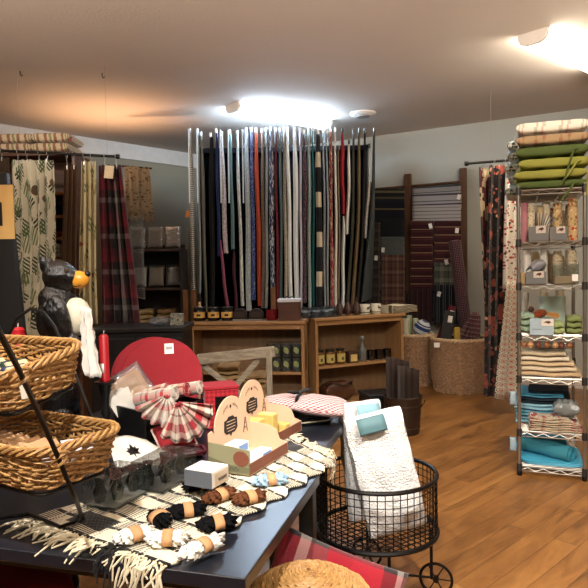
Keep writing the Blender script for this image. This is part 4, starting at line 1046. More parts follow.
# bird of red and orange feathers
q = rs(rx(541), .22, SH[3]+.13)
t = thing('feather_bird', 'red and brown feathered bird ornament above the sage linens', 'ornament', q, RAK)
MB().lathe([(0, -.05), (.018, -.045), (.032, -.01), (.03, .025), (.016, .05), (0, .055)], 14, RY(1.2)).build('body', blobs('feathers', '#7c4522', [(40, .36, '#a52a1c'), (50, .25, '#3a2415')], coord='Object'), t)
MB().lathe([(0, -.022), (.016, -.014), (.021, 0), (.015, .015), (0, .021)], 12, T(-.05, 0, .035)).build('head', solid('#4c2a1a', .6), t)
MB().prism([(0, -.012), (.08, -.02), (.09, 0), (.08, .02), (0, .012)], -.003, .003, T(.045, 0, .005) @ RX(pi/2) @ RZ(-.2)).build('tail', solid('#b07a3f', .7), t)
MB().tube([(0, 0, -.03), (0, 0, -.122)], .003, 5).build('stand', solid('#6d5a40', .5), t)
# sage linens on the third shelf
q = rs(.05, .3, SH[3]+.006)
tag(folded(MB(), .1, .26, 3, .045, 3).build('folded_linen', solid('#93a88f', .9), loc=q, rot=(0, 0, RAK)), 'sea green folded linen by the front post of the third shelf', 'linen')
q = rs(rx(557), .36, SH[3]+.006)
tag(MB().pillow(.19, .26, .06, T(0, 0, .03) @ RX(.9) @ T(0, .11, 0), 14, 6, .05, 2).build('glass_green_cushion', solid('#b4c6b4', .35, 0, .1, 8), loc=q, rot=(0, 0, RAK)), 'pale green wrapped linen tilted up on the third shelf', 'linen')
for k, (px, y, lb) in enumerate(((577, .17, 'olive sage folded towel on the third shelf by the right post'), (560.5, .175, 'yellow-green folded towel in front of the tilted green linen'))):
    tag(folded(MB(), .1, .2, 2+(1-k), .04, k+8).build('folded_towel', solid(['#7f8b52', '#98a46a'][k], .9), loc=rs(rx(px)-.012*k, y+.03*(1-k), SH[3]+.006), rot=(0, 0, RAK)), lb, 'towel')
rbox('soap_bar', 'yellow-green soap block behind the pale blue sign box', 'soap', 531, 542, .1, 3, .11, .05, solid('#a9ab62', .5), 0, .02)
t = thing('sign_box', 'pale blue box with a bird card on the third shelf', 'box', rs(rx(543), .035, SH[3]+.006), RAK)
MB().box((0, 0, .055), (.15, .05, .11)).build('box', solid('#9fb0b8', .5), t, bev=.002)
c_ = MB().box((.035, -.027, .085), (.075, .003, .045)).build('card', solid('#d8d0c2', .7), t, smooth=False)
MB().prism([(-.025, -.006), (-.008, -.002), (.004, -.01), (.024, .0), (.012, .01), (-.01, .008)], -.001, .001, T(.035, -.0295, .087) @ RX(pi/2)).build('motif', solid('#5b3a2a', .7), c_)
MB().box((-.03, -.026, .04), (.06, .002, .004)).build('ruled_line', solid('#66767e', .6), t, smooth=False)
# shell garland under the third shelf
for k in range(7):
    px = 524+8*k+rnd.uniform(-1, 1); q = rs(rx(px), .02+.05*rnd.random(), SH[4]+.19+rnd.uniform(0, .03))
    q = rs(rx(px), .03, SH[3]-.062)
    tag(MB().lathe([(0, -.022), (.016, -.016), (.022, 0), (.014, .018), (0, .024)], 10).build('wooden_charm', solid(['#8c5a34', '#b98a5c', '#6b3a26'][k % 3], .6), loc=q), '%s wooden charm of the row hung under the third shelf' % ['first', 'second', 'third', 'fourth', 'fifth', 'sixth', 'seventh'][k], 'charm', 'wooden charms under the third shelf')
# beige linen stack
z = SH[4]+.006
for i, (hx, lb) in enumerate((('#bda27e', 'tan folded linen at the bottom of the beige stack'), ('#cdbda0', 'cream folded linen second in the beige stack'), ('#c6b08c', 'beige folded linen in the middle of the beige stack'), ('#d6cbb4', 'ivory folded linen high in the beige stack'), ('#b9a98b', 'khaki folded linen on top of the beige stack'))):
    w_ = .37-.02*i
    tag(folded(MB(), w_, .34, 1, .034, i).build('folded_linen', solid(hx, .9), loc=rs(.2-.012*i, .22, z), rot=(0, 0, RAK)), lb, 'linen', 'beige folded linens on the chrome shelving'); z += .035
tag(MB().pillow(.26, .3, .05, None, 12, 4, .3, 3).build('plastic_wrapper', BAG, loc=rs(.22, .22, z+.008), rot=(0, 0, RAK)), 'clear wrapper over the beige linen stack', 'wrapper')
# fifth shelf: blue shirts and red floral napkins
z = SH[5]+.006
REDF = blobs('red_floral', '#b8a88c', [(26, .42, '#9c2430'), (32, .28, '#d8cdb2'), (40, .22, '#4a5a34')])
for i, (hx, w_, x, h, lb) in enumerate((('r', .33, .23, .032, 'red floral folded napkins at the front edge, lowest'), ('r', .31, .22, .03, 'red floral folded napkins resting on the lowest ones'), ('r', .25, .19, .03, 'red floral folded napkins on top of their pile'))):
    tag(folded(MB(), w_, .17, 2, h/2, i+20).build('folded_napkin', REDF, loc=rs(x, .1, z+sum((.032, .03, .03)[:i])+.001*i), rot=(0, 0, RAK+.05*i)), lb, 'napkin', 'red floral napkins on the fifth shelf')
z2 = z
for i, (hx, w_, x, h, lb) in enumerate((('#7fb2c4', .38, .17, .05, 'pale blue folded cloth at the bottom behind the red napkins'), ('#5b98ad', .36, .15, .045, 'mid blue folded cloth behind the red napkins'), ('#8fbccb', .34, .14, .045, 'light blue folded cloth under the dark navy one'), ('#16222c', .34, .17, .04, 'dark navy folded cloth near the top of the blue pile'), ('#4f9bb8', .3, .14, .03, 'turquoise folded cloth on top of the blue pile'), ('#1a2530', .26, .2, .025, 'narrow navy folded cloth crowning the blue pile'))):
    tag(folded(MB(), w_, .3, 2, h/2, i+30, None, .0).build('folded_cloth', solid(hx, .85), loc=rs(x, .36, z2), rot=(0, 0, RAK+rnd.uniform(-.06, .06))), lb, 'cloth', 'blue folded cloths on the fifth shelf'); z2 += h+.002
tag(MB().pillow(.17, .13, .1, None, 14, 3, .35, 7).build('crumpled_bag', clear('grey_bag', '#aab2b0', .2, .5, .1, .9, .35), loc=rs(.3, .11, z+.1), rot=(0, 0, RAK)), 'crumpled clear bag slumped over the red napkins', 'bag')
# sixth shelf: aqua felt
z = SH[6]+.006
AQ = [solid('#3f9fbd', .9, 0, .06, 9), solid('#3a8796', .9, 0, .06, 9), solid('#5fb4d2', .9, 0, .06, 9)]
for i in range(3):
    tag(MB().prism(rrect(.4-.01*i, .5, .08), 0, .008).build('felt_placemat', AQ[2] if i < 2 else AQ[0], loc=rs(.195+.015*(1-i), .3, z), rot=(0, 0, RAK+.05*i), bev=.003), ['sky blue felt mat at the very bottom of the shelving', 'sky blue felt mat second from the bottom of the shelving', 'aqua felt mat directly under the teal felt roll'][i], 'placemat', 'aqua felt mats on the bottom shelf'); z += .009
roll('felt_roll', 'teal felt roll lying across the bottom shelf', rs(.02, .3, z+.058), rs(.33, .1, z+.05), .055, AQ[1], 'felt roll', None, AQ[0])
tag(folded(MB(), .3, .2, 2, .03, 5).build('folded_felt', AQ[0], loc=rs(.17, .45, z+.001), rot=(0, 0, RAK)), 'bright aqua folded felt behind the teal roll', 'felt')
# bits hanging outside the front post
for i, (zz, hx, lb) in enumerate(((.52, '#93a5ae', 'pale tag bag hanging outside the shelving above the blue pile'), (.2, '#8ba0aa', 'pale tag bag hanging outside the shelving beside the felt mats'))):
    tag(MB().pillow(.045, .1, .03, T(0, 0, 0) @ RX(pi/2) @ T(0, 0, -.017), 10, 4, .3, i).build('small_bag', solid(hx, .5), loc=rs(-.04, .04, zz), rot=(0, 0, RAK)), lb, 'bag')
# ================================================================== the two dark display tables
TZ = .75
TA = G(245, 579, TZ); TB = G(316, 479, TZ)
ED = (TB-TA).normalized(); EN = Vector((-ED.y, ED.x, 0))        # along the right edge, and leftwards
TOPM = NT('blue_black_table_top'); _c = TOPM.coord('Object')
TOPM = TOPM.out(TOPM.mix(TOPM.noise(_c, 3), lin('#11141b'), lin('#191d27')), .3, 0, .5)
TLEG = solid('#14110f', .45, 0, .2)
def tbl(label, a, ed, en, L, W):
    rz = math.atan2(ed.y, ed.x)      # local x along the right edge, local y leftwards
    t = thing('display_table', label, 'table', (a.x, a.y, 0), rz, 'dark display tables'); ins = .035 if L < .9 else .16
    MB().box((L/2, W/2, TZ-.0175), (L, W, .035)).build('table_top', TOPM, t, bev=.004)
    MB().box((L/2, .05, TZ-.0505), (L-.08, .022, .03)).build('apron', TLEG, t); MB().box((L/2, W-.05, TZ-.0505), (L-.08, .022, .03)).build('apron', TLEG, t)
    MB().box((.05, W/2, TZ-.0505), (.022, W-.14, .03)).build('apron', TLEG, t); MB().box((L-.05, W/2, TZ-.0505), (.022, W-.14, .03)).build('apron', TLEG, t)
    for x in (ins, L-.035):
        for y in (ins, W-.035): MB().box((x, y, (TZ-.036)/2), (.05, .05, TZ-.036)).build('leg', TLEG, t, bev=.004)
    return t
TL_ = (TB-TA).length+.05
tbl('dark table under the woven runner and soap displays, nearer the viewer', TA, ED, EN, TL_, 1.3)
a2 = TA+ED*(TL_+.006)+EN*.05
ang2 = math.atan2(ED.y, ED.x)
tbl('dark table behind, under the black crate and the gingham bundle', a2, Vector((cos(ang2), sin(ang2), 0)), None, .92, 1.25)
Z0 = TZ+.001; ZR = TZ+.0125

# ------------------------------------------------------------------ woven runner with fringe
def runner_mat():
    m = NT('runner_weave'); c = m.coord('UV'); x = m.xyz(c)
    cr, bk = lin('#d8cdb2'), lin('#12100f')
    tick = m.math('GREATER_THAN', _frac(m, x[0], .0085), .5)
    bands = m.ramp(_frac(m, x[1], .19), [(0, '#ffffff'), (.46, '#000000'), (.5, '#ffffff'), (.54, '#000000')], True)
    seg = m.math('GREATER_THAN', _frac(m, x[0], .15), .5)
    msk = m.math('MAXIMUM', m.math('MULTIPLY', seg, bands), m.math('MULTIPLY', m.math('SUBTRACT', 1.0, seg), m.math('SUBTRACT', 1.0, bands)))
    col = m.mix(m.math('MULTIPLY', msk, tick), cr, bk)
    lines = m.math('LESS_THAN', _frac(m, x[0], .075, .02), .19)
    dash = m.math('GREATER_THAN', _frac(m, x[1], .045, .3), .1)
    col = m.mix(m.math('MULTIPLY', lines, dash), col, bk)
    bu = m.math('LESS_THAN', _frac(m, x[0], .46, -.1), .17); bv = m.math('LESS_THAN', _frac(m, x[1], .5, .42), .3)
    col = m.mix(m.math('MULTIPLY', bu, bv), col, bk)
    return fabric_finish(m, col, .95, 420, .6)
RM = runner_mat()
NL, NR, FR, FL = G(30, 521, TZ), G(166, 568, TZ), G(338, 463, TZ), G(286, 438, TZ)
RUN = MB()
def flat(u, v):
    p = NL.lerp(NR, u).lerp(FL.lerp(FR, u), v)
    e = -((p-TA).dot(EN))                      # distance past the table's right edge
    z = TZ+.006+.0025*sin(23*u+3*sin(9*v))*sin(31*v)
    w = .012*sin(v*46)*(1 if u > .97 else 0)
    p = p + (NR-NL).normalized()*w
    if e > -.004:
        k = max(0, e-.012)
        p = p + EN*(k*.72); z -= k*.85
    return Vector((p.x, p.y, z))
UW, VL = (NR-NL).length, (FL-NL).length
RUN.grid(lambda u, v: flat(1-u, v), 40, 90, UW, VL)
for f in range(len(RUN.u)): RUN.u[f] = [(b, a) for a, b in RUN.u[f]]
RT_ = thing('table_runner', 'black and cream woven runner with fringed ends across the dark table', 'table runner', (NL+FR)/2)
RUN.build('cloth', RM, RT_, world=True, solid=.006)
CREAM = solid('#cfc3a6', .95, 0, .12); FBLK = solid('#141211', .95)
for end in (0, 1):
    mc, mk = MB(), MB()
    n = 104
    for k in range(n):
        u = (k+.5)/n; p = flat(u, end); d = (flat(u, end)-flat(u, .02 if end == 0 else .98)).normalized()
        dd = d+Vector((rnd.uniform(-.6, .6), rnd.uniform(-.4, .4), 0))
        L = rnd.uniform(.05, .075) if end == 0 else rnd.uniform(.03, .05)
        pts = []
        for s in (0, .35, .7, 1):
            q = p+dd*L*s+Vector((.006*sin(k+6*s), .006*cos(2*k+5*s), 0)); fe = (q-TA).dot(ED); re = -(q-TA).dot(EN)
            z = TZ+.006+.012*sin(pi*s)*rnd.random()
            if fe < .0: q = q-ED*(fe+.008); z = TZ+.004+fe*1.6-.004
            if re > 0: q = q+EN*(re-.008); z = TZ+.004-re*1.8
            pts.append(Vector((q.x, q.y, z)))
        blk = (.62 < u < .76 if end == 0 else .3 < u < .36)
        (mk if blk else mc).tube(pts, [.0034, .0033, .003, .002], 5)
    tag(mc.build('cream_fringe', CREAM, RT_, world=True), None, None, None, None)
    mk.build('black_fringe', FBLK, RT_, world=True)

# ------------------------------------------------------------------ fluffy bundles with paper bands
FZ = {}
def fluff_mat(h):
    if h not in FZ: FZ[h] = solid(h, .95, 0, .18, 60, .8, 140, .1)
    return FZ[h]
def fluffy(label, px, py, h, ang, L=.1, W=.05, band=0.0, z=TZ+.0125):
    q = G(px, py, z); t = thing('fluffy_bundle', label, 'fluffy bundle', q, ang, 'small fluffy bundles with paper bands')
    r = random.Random(int(px*7+py)); m = MB()
    lob = [(r.uniform(-.5, .5)*L, r.uniform(-.5, .5)*W) for _ in range(1)]
    def fn(u, v):
        a = 2*pi*u; b = pi*(v-.5)
        k = 1+.13*sin(5*a+2+r0)*cos(b)+.12*sin(9*a+7*b+r0)+.08*sin(15*a-9*b)+.06*sin(23*a+13*b)
        x = L/2*cos(a)*cos(b)*k; y = W/2*sin(a)*cos(b)*k
        pinch = 1-.3*math.exp(-((x-band)/.016)**2)
        zz = max(-.012, .021*sin(b)*k*pinch)
        return (x, y*pinch, .013+zz)
    r0 = r.uniform(0, 6)
    m.grid(fn, 48, 18, .2, .06)
    m.build('fluff', fluff_mat(h), t)
    b = MB(); w = .013
    pr = [(W*.52*cos(a)*1.0, max(.001, .016+.018*sin(a))) for a in [pi*(1.25-1.5*k/14) for k in range(15)]]
    b.grid(lambda u, v: (band+(v-.5)*2*w, pr[min(14, int(u*14+.5))][0], pr[min(14, int(u*14+.5))][1]), 14, 1, .1, w*2)
    bo = b.build('paper_band', KRAFT, t, solid=.0012)
    return t
fluffy('black fluffy bundle half hidden behind its black twin, by the clear boxes', 160, 523, '#0e0e10', -.9, .085, .055)
fluffy('black fluffy bundle with a tan band, second in the row from the clear boxes', 188, 515, '#0e0e10', .3, .1, .06)
fluffy('black fluffy bundle with a tan band, nearest the table corner', 218, 528, '#0e0e10', .35, .1, .06)
fluffy('white fluffy bundle with a tan band, nearest the fringe end', 135, 540, '#e2ddd0', .6, .1, .055)
fluffy('white fluffy bundle with a wide tan band, middle of the white three', 168, 544, '#e2ddd0', .1, .1, .06)
fluffy('white fluffy bundle with a tan band, at the bare table corner', 203, 552, '#e2ddd0', .85, .13, .05)
fluffy('chestnut fluffy bundle with a tan band under the grey soap box', 220, 500, '#5d3823', .75, .11, .055)
fluffy('chestnut fluffy bundle with a tan band next to the pale blue one', 250, 502, '#5d3823', .5, .1, .055)
fluffy('pale blue fluffy bundle with a tan band below the front soap display', 271, 484, '#8fa9bd', .25, .11, .055)
fluffy('black fluffy bundle lying under the grey and white soap box', 204, 488, '#0e0e10', .35, .13, .06)
q = G(207, 486, TZ+.04); c0_, c1_ = G(250, 480, TZ), G(288, 456, TZ)
t = thing('soap_box', 'small grey and white soap box lying on a black bundle', 'box', (q.x, q.y, TZ+.05), math.atan2((c1_-c0_).y, (c1_-c0_).x))
MB().box((0, 0, .026), (.09, .1, .05)).build('carton', solid('#d6d2c8', .5, 0, .03), t, bev=.003)
MB().box((-.046, 0, .026), (.002, .098, .048)).build('end_flap', solid('#5f646c', .5), t, smooth=False)
fr = MB().box((.003, -.051, .024), (.076, .002, .04)).build('front_label', solid('#c3b299', .6), t, smooth=False)
MB().tube([(-.015+.045*k/30, -.0525, .022+.006*sin(k*1.3)) for k in range(31)], .0009, 4).build('script_line', solid('#3a302a', .6), fr)

# ------------------------------------------------------------------ soap display boxes
BEIGE = solid('#cfae90', .7, 0, .04); OLIVE = solid('#8d8a6a', .6, 0, .1); BROWNP = solid('#6d3f2d', .6, 0, .15)
def soap_display(label, c0, ex, W, D, soaps):
    """c0: front-left bottom corner; ex: direction of the front lip; the tall rounded panel stands at the back"""
    rz = math.atan2(ex.y, ex.x)
    t = thing('soap_display', label, 'display box', (c0.x, c0.y, ZR), rz, 'paper soap display boxes')
    th = .004
    MB().box((W/2, D/2, th/2), (W, D, th)).build('bottom', BEIGE, t, smooth=False)
    MB().box((W/2, th/2, .02), (W, th, .04)).build('front_lip', BROWNP, t, smooth=False)
    side = [(0, 0), (D, 0), (D, .105), (D*.5, .1), (D*.28, .085), (D*.2, .05), (.0, .04)]
    sideL = [(0, 0), (D, 0), (D, .098), (0, .085)]
    s_ = MB().prism(sideL, 0, th, T(0, 0, 0) @ Matrix(((0, 0, 1, 0), (1, 0, 0, 0), (0, 1, 0, 0), (0, 0, 0, 1)))).build('left_panel', OLIVE, t, smooth=False)
    MB().prism([(.0, .028), (D*.45, .03), (D, .05), (D, .02), (D*.5, .008), (0, .008)], -.0015, -.0004, Matrix(((0, 0, 1, 0), (1, 0, 0, 0), (0, 1, 0, 0), (0, 0, 0, 1)))).build('panel_print', solid('#6d6b50', .6), s_, smooth=False)
    MB().prism([(.002+.028*cos(k*.449)*1.1+.03, .055+.026*sin(k*.449)) for k in range(14)], -.0018, -.0006, Matrix(((0, 0, 1, 0), (1, 0, 0, 0), (0, 1, 0, 0), (0, 0, 0, 1)))).build('rose_print', solid('#7d4a38', .6), s_, smooth=False)
    MB().tube([(-.002, D*.95-D*.7*k/40, .02+.005*sin(k*1.1)) for k in range(41)], .0009, 4).build('script_line', solid('#2d2a20', .6), s_)
    MB().prism(side, 0, th, T(W-th, 0, 0) @ Matrix(((0, 0, 1, 0), (1, 0, 0, 0), (0, 1, 0, 0), (0, 0, 0, 1)))).build('right_panel', BEIGE, t, smooth=False)
    MB().prism(side, 0, .0012, T(W+.0002, 0, 0) @ Matrix(((0, 0, 1, 0), (1, 0, 0, 0), (0, 1, 0, 0), (0, 0, 0, 1)))).build('right_print', BROWNP, t, smooth=False)
    R = W*.37; cy = .228-R
    head = [(0, 0), (W, 0), (W, .125), (W*.93, .13)]+[(W/2+R*cos(a), cy+R*sin(a)) for a in [-.12+(pi+.24)*k/22 for k in range(23)]]+[(W*.07, .13), (0, .125)]
    bk = MB().prism(head, 0, th, T(0, D, 0) @ RX(pi/2)).build('back_panel', BEIGE, t, smooth=False)
    y = D-th-.0008
    def dec(poly, mt, nm, dz=0): MB().prism(poly, 0, .0008, T(0, y-dz, 0) @ RX(pi/2)).build(nm, mt, bk, smooth=False)
    INK = solid('#1d1a18', .6)
    bx, bz = W*.5, .122; K = 1.25
    badge = [(bx+(x_-bx)*K, bz+(z_-bz)*K) for x_, z_ in [(bx-.034, bz+.018), (bx-.02, bz+.02), (bx-.012, bz+.027), (bx+.012, bz+.027), (bx+.02, bz+.02), (bx+.034, bz+.018), (bx+.036, bz-.012), (bx+.022, bz-.022), (bx+.006, bz-.022), (bx, bz-.032), (bx-.006, bz-.022), (bx-.022, bz-.022), (bx-.036, bz-.012)]]
    dec(badge, INK, 'badge')
    for k, w in enumerate((.022, .025, .023, .018)): dec([(bx-w*K, bz+(.014-.009*k)*K), (bx+w*K, bz+(.014-.009*k)*K), (bx+w*K, bz+(.0125-.009*k)*K), (bx-w*K, bz+(.0125-.009*k)*K)], BEIGE, 'badge_line', .0009)
    dec([(bx, .185), (bx+.007, .192), (bx, .199), (bx-.007, .192)], INK, 'diamond')
    sc = MB()
    for s in (-1, 1):
        sc.tube([(W/2+s*(.016+.034*k/20), y-.0008, .196-.02*(k/20)**2+.005*sin(k*1.2)) for k in range(21)], .0008, 4)
    sc.build('script_arc', solid('#8a6a52', .6), bk)
    ex_, ez = W*.86, .075
    tw = MB()
    for a, b in (((-.014, 0), (-.002, .055)), ((.014, 0), (.002, .055)), ((-.009, .018), (.009, .018)), ((-.005, .034), (.005, .034))):
        tw.tube([(ex_+a[0], y-.001, ez+a[1]), (ex_+b[0], y-.001, ez+b[1])], .0012, 4)
    tw.build('tower_sketch', solid('#4d3a30', .6), bk)
    z = ZR+.004
    mw = T(c0.x, c0.y, 0) @ RZ(rz)
    for (sx, sy, sz, w, d, h, mt, lb, band) in soaps:
        o = thing('soap', lb, 'soap', mw @ Vector((sx*W, sy*D, z+.001+sz)), rz, 'boxed soaps in the displays' if band else 'yellow soaps in the rear display')
        MB().box((0, 0, h/2), (w, d, h)).build('bar', mt, o, bev=.005 if not band else .002)
        if band: MB().box((.0, -.0008, h/2), (w*.72, d+.0035, h*.8)).build('wrapper_band', band, o, smooth=False)
    return t
c0, c1, c2 = G(250, 480, Z0), G(288, 456, Z0), G(213.5, 468, Z0)
SW, SD = (c1-c0).length, (c2-c0).length*.86
YEL = solid('#c9ad62', .5, 0, .06); BLU = solid('#6f8fc0', .5, 0, .08)
soap_display('soap display box with a rounded top, blue and white soaps in front of its twin', c0, c1-c0, SW, SD,
    [(.3, .62, 0, .075, .055, .045, WHITE, 'blue and white boxed soap at the back of the front display', BLU), (.3, .62, .046, .075, .055, .03, WHITE, 'blue and white boxed soap lying on another in the front display', BLU), (.52, .24, 0, .075, .05, .04, WHITE, 'blue and white boxed soap at the lip of the front display', BLU)])
c0b = Vector((c0.x+.055, c0.y+.315, 0))
soap_display('soap display box with a rounded top and yellow soaps, behind its twin', c0b, c1-c0, SW, SD,
    [(.22, .66, 0, .06, .075, .085, YEL, 'large yellow soap beside the rounded panel of the rear display', None), (.52, .55, 0, .045, .075, .09, YEL, 'upright yellow soap in the middle of the rear display', None), (.78, .45, 0, .05, .08, .035, YEL, 'low yellow soap by the open side of the rear display', None)])

# ------------------------------------------------------------------ gingham bundle on dark cloths
GING = gingham('red_gingham', '#d2ccc8', '#8f1f2b', .0145, rot=.6)
gq = G(300, 433, Z0)
GB = Vector((gq.x-.0, gq.y+.2, Z0))
t = thing('folded_placemat', 'black placemats with cream edging under the gingham bundle', 'placemat', (GB.x, GB.y, Z0), .35)
for k in range(3): MB().prism(rrect(.26, .17, .04), .014*k, .014*k+.012, RZ(.1*k)).build('mat', BLACK, t, bev=.004)
MB().tube([(x, y, .013) for x, y in rrect(.262, .172, .04)], .004, 5, True).build('cream_edge', CREAM, t)
t = thing('gingham_bundle', 'red and white gingham padded bundle tied with a black ribbon', 'bundle', (GB.x, GB.y, Z0+.045), -.15)
MB().pillow(.2, .22, .065, T(-.085, .03, -.002) @ RY(-.08), 18, 3, .07, 3).build('lobe', GING, t)
MB().pillow(.23, .24, .07, T(.095, -.02, 0) @ RY(.1), 18, 3, .07, 5).build('lobe', GING, t)
rb = MB()
rb.tube([(.0, -.12, .03), (.0, -.06, .075), (.0, .02, .08), (.0, .1, .06)], .008, 6)
rb.tube([(-.05, -.03, .095), (-.02, -.02, .09), (0, 0, .086), (.03, .01, .095), (.055, .03, .1)], [.004, .011, .007, .012, .004], 6)
rb.build('ribbon', BLACK, t)

# ------------------------------------------------------------------ black crate and the red things round it
k0 = G(140, 445, Z0)+Vector((.02, .02, 0)); kr = (G(204, 428, Z0)-k0); kz = math.atan2(kr.y, kr.x)
CRT = T(k0.x, k0.y, 0) @ RZ(kz)
cw_, cd_, ch_ = .31, .23, .125
t = thing('black_crate', 'open black crate holding placemats and napkins, on the rear table', 'crate', (k0.x, k0.y, Z0), kz)
for nm, c, d in (('bottom', (cw_/2, cd_/2, .004), (cw_, cd_, .008)), ('front_panel', (cw_/2, .006, ch_/2+.004), (cw_, .012, ch_-.008)), ('back_panel', (cw_/2, cd_-.006, ch_/2+.004), (cw_, .012, ch_-.008)), ('side_panel', (.006, cd_/2, ch_/2+.004), (.012, cd_-.024, ch_-.008)), ('side_panel', (cw_-.006, cd_/2, ch_/2+.004), (.012, cd_-.024, ch_-.008))):
    MB().box(c, d).build(nm, BLACK, t, bev=.002)
def cr(x, y, z): return CRT @ Vector((x, y, z))
RED = solid('#8a1620', .8, 0, .1, 9, .25, 90); RED2 = solid('#7a121c', .8, 0, .1)
DSC = P(158, 378, 2.86)
for k, (dx, dy, dz, r, lb) in enumerate(((0.02, 0, 0, .185, 'large red round placemat in front, with a white price tag'), (-.022, .022, .003, .185, 'red round placemat right behind the tagged one'), (-.04, .044, -.004, .185, 'red round placemat at the back of the leaning three'))):
    q = Vector((DSC.x+dx, DSC.y+dy, DSC.z+dz))
    t = thing('round_placemat', lb, 'placemat', q, .25, 'red round placemats standing behind the crate')
    m_ = RX(-.1)
    MB().lathe([(0, -.004)]+[(r*k2/24, -.004-.0012*(k2 % 2)) for k2 in range(1, 24)]+[(r, -.003), (r+.002, 0), (r, .004), (0, .004)], 56, m_ @ RX(pi/2)).build('mat', RED, t)
    if k == 0:
        MB().box((.035, -.008, .135), (.042, .002, .048), m_ @ T(0, 0, 0) @ RY(.0)).build('price_tag', WHITE, t, smooth=False)
        MB().box((.035, -.0095, .138), (.028, .001, .014), m_).build('tag_print', solid('#9a9a98', .7), t, smooth=False)
NPL = plaid('napkin_plaid', [(0, '#9c2028'), (.3, '#b7aa98'), (.5, '#54504e'), (.6, '#b7aa98'), (.8, '#7d1620')], .09, [(0, '#8f1c25'), (.35, '#b9ad9c'), (.6, '#3d3a3a'), (.68, '#b9ad9c')], .1)
GPL = plaid('grey_red_stripe', [(0, '#b9aea0'), (.5, '#78706c'), (.6, '#b9aea0'), (.8, '#8a2a30')], .08, [(0, '#b9aea0'), (.6, '#7e7672'), (.72, '#a33a3d')], .09)
for i, (x, y, zz, mt, a, lb) in enumerate(((.1, .06, .1, GPL, .1, 'grey and cream striped rolled napkin at the corner of the crate'), (.17, .07, .105, NPL, .25, 'red and grey plaid rolled napkin in the middle of the crate'), (.25, .08, .1, GPL, .35, 'grey and cream striped rolled napkin at the far side of the crate'), (.14, .16, .1, NPL, .2, 'red and grey plaid rolled napkin under the red placemats'))):
    roll('rolled_napkin', lb, cr(x-.03, min(.19, y+.1), Z0+zz+.045), cr(x+.03, y-.085, Z0+zz+.085), .03, mt, 'napkin', 'rolled napkins in the black crate')
env = P(131, 388, 2.73)
t = thing('kraft_envelope', 'kraft envelope in shiny clear wrap sticking up from the crate', 'envelope', env, .55)
m_ = RX(-.5) @ RY(-.45)
MB().box((0, 0, .0), (.15, .006, .13), m_).build('envelope', KRAFT, t, bev=.002)
MB().box((0, -.0045, .02), (.1, .002, .055), m_).build('flap', solid('#a87b50', .8), t, smooth=False)
MB().pillow(.2, .19, .03, m_ @ RX(pi/2) @ T(0, 0, -.015), 14, 6, .2, 3).build('clear_wrap', BAG, t)
w0 = P(119, 402, 2.6)
for k in range(4):
    tag(MB().box((0, 0, 0), (.035, .006, .13), RY(-.5+.06*k)).build('white_card', solid('#c9c4ba', .6), loc=(w0.x+.018*k-.02, w0.y+.015*k, w0.z-.01), rot=(-.2, 0, .4)), 'slim white card at the candle side of the crate, %s of four' % ['first', 'second', 'third', 'last'][k], 'card', 'slim white cards at the crate edge')
# red napkin set with a fan in front of the crate
nq = G(170, 450, Z0)
t = thing('folded_napkin', 'red folded napkin with cream border propped against the crate', 'napkin', (nq.x+.02, nq.y+.012, Z0+.02), .35)
for k in range(3): MB().prism(rrect(.15-.012*k, .15-.012*k, .01), .007*k, .007*k+.006, RX(.42) @ T(0, .04, .0) @ RZ(.15)).build('layer', [GPL, RED2, RED][k], t, bev=.002)
FQ = P(177, 402, 2.3); t = thing('fan_napkin', 'red and cream plaid napkin folded into a fan beside the crate', 'napkin', FQ, .2); t.rotation_euler = (0, 2.65, .2); t.scale = (.95, 1, 1.15)
m = MB()
def fan(u, v):
    a = -1.15+2.3*u; zz = .012*sin(2*pi*6*u)*v
    r = .008+.15*v
    return (r*sin(a)*.8, -.05*v+zz*1.6+.02*cos(a)*v, .0+r*cos(a)*.75+.012*v)
m.grid(fan, 72, 8, .4, .16)
m.build('pleats', NPL, t, solid=.003)
MB().tube([(.011*cos(a), .009*sin(a), .008) for a in [2*pi*k/12 for k in range(12)]], .005, 6, True).build('napkin_ring', RED2, t)
t = thing('fan_napkin', 'cream and grey plaid napkin fan standing behind the red one', 'napkin', (FQ.x-.055, FQ.y+.09, FQ.z+.01), -.3); t.rotation_euler = (0, 3.3, -.1); t.scale = (.9, 1, .9)
m = MB(); m.grid(fan, 72, 8, .4, .16); m.build('pleats', GPL, t, solid=.003)
MB().tube([(.011*cos(a), .009*sin(a), .008) for a in [2*pi*k/12 for k in range(12)]], .005, 6, True).build('napkin_ring', RED2, t)
rq = G(205, 432, Z0)
t = thing('red_box', 'red checked gift box with a dark window behind the soap displays', 'box', (rq.x+.05, rq.y+.12, Z0), .3)
MB().box((0, 0, .085), (.15, .13, .17)).build('body', gingham('fine_red_check', '#a3242c', '#7a1119', .02), t, bev=.004)
MB().box((.015, -.066, .085), (.09, .004, .11)).build('window', solid('#140d0e', .15), t, smooth=False)
MB().box((0, 0, .178), (.156, .136, .014)).build('lid', RED, t, bev=.003)
mq = G(190, 462, Z0)
t = thing('maroon_tray', 'dark maroon tray on the table beside the red napkin fan', 'tray', (mq.x-.02, mq.y+.06, ZR), .35)
MB().prism(rrect(.13, .09, .02), 0, .01).build('base', solid('#3a1016', .35), t, bev=.003)
MB().tube([(x, y, .014) for x, y in rrect(.128, .088, .02)], .006, 6, True).build('rim', solid('#4d141c', .3), t)

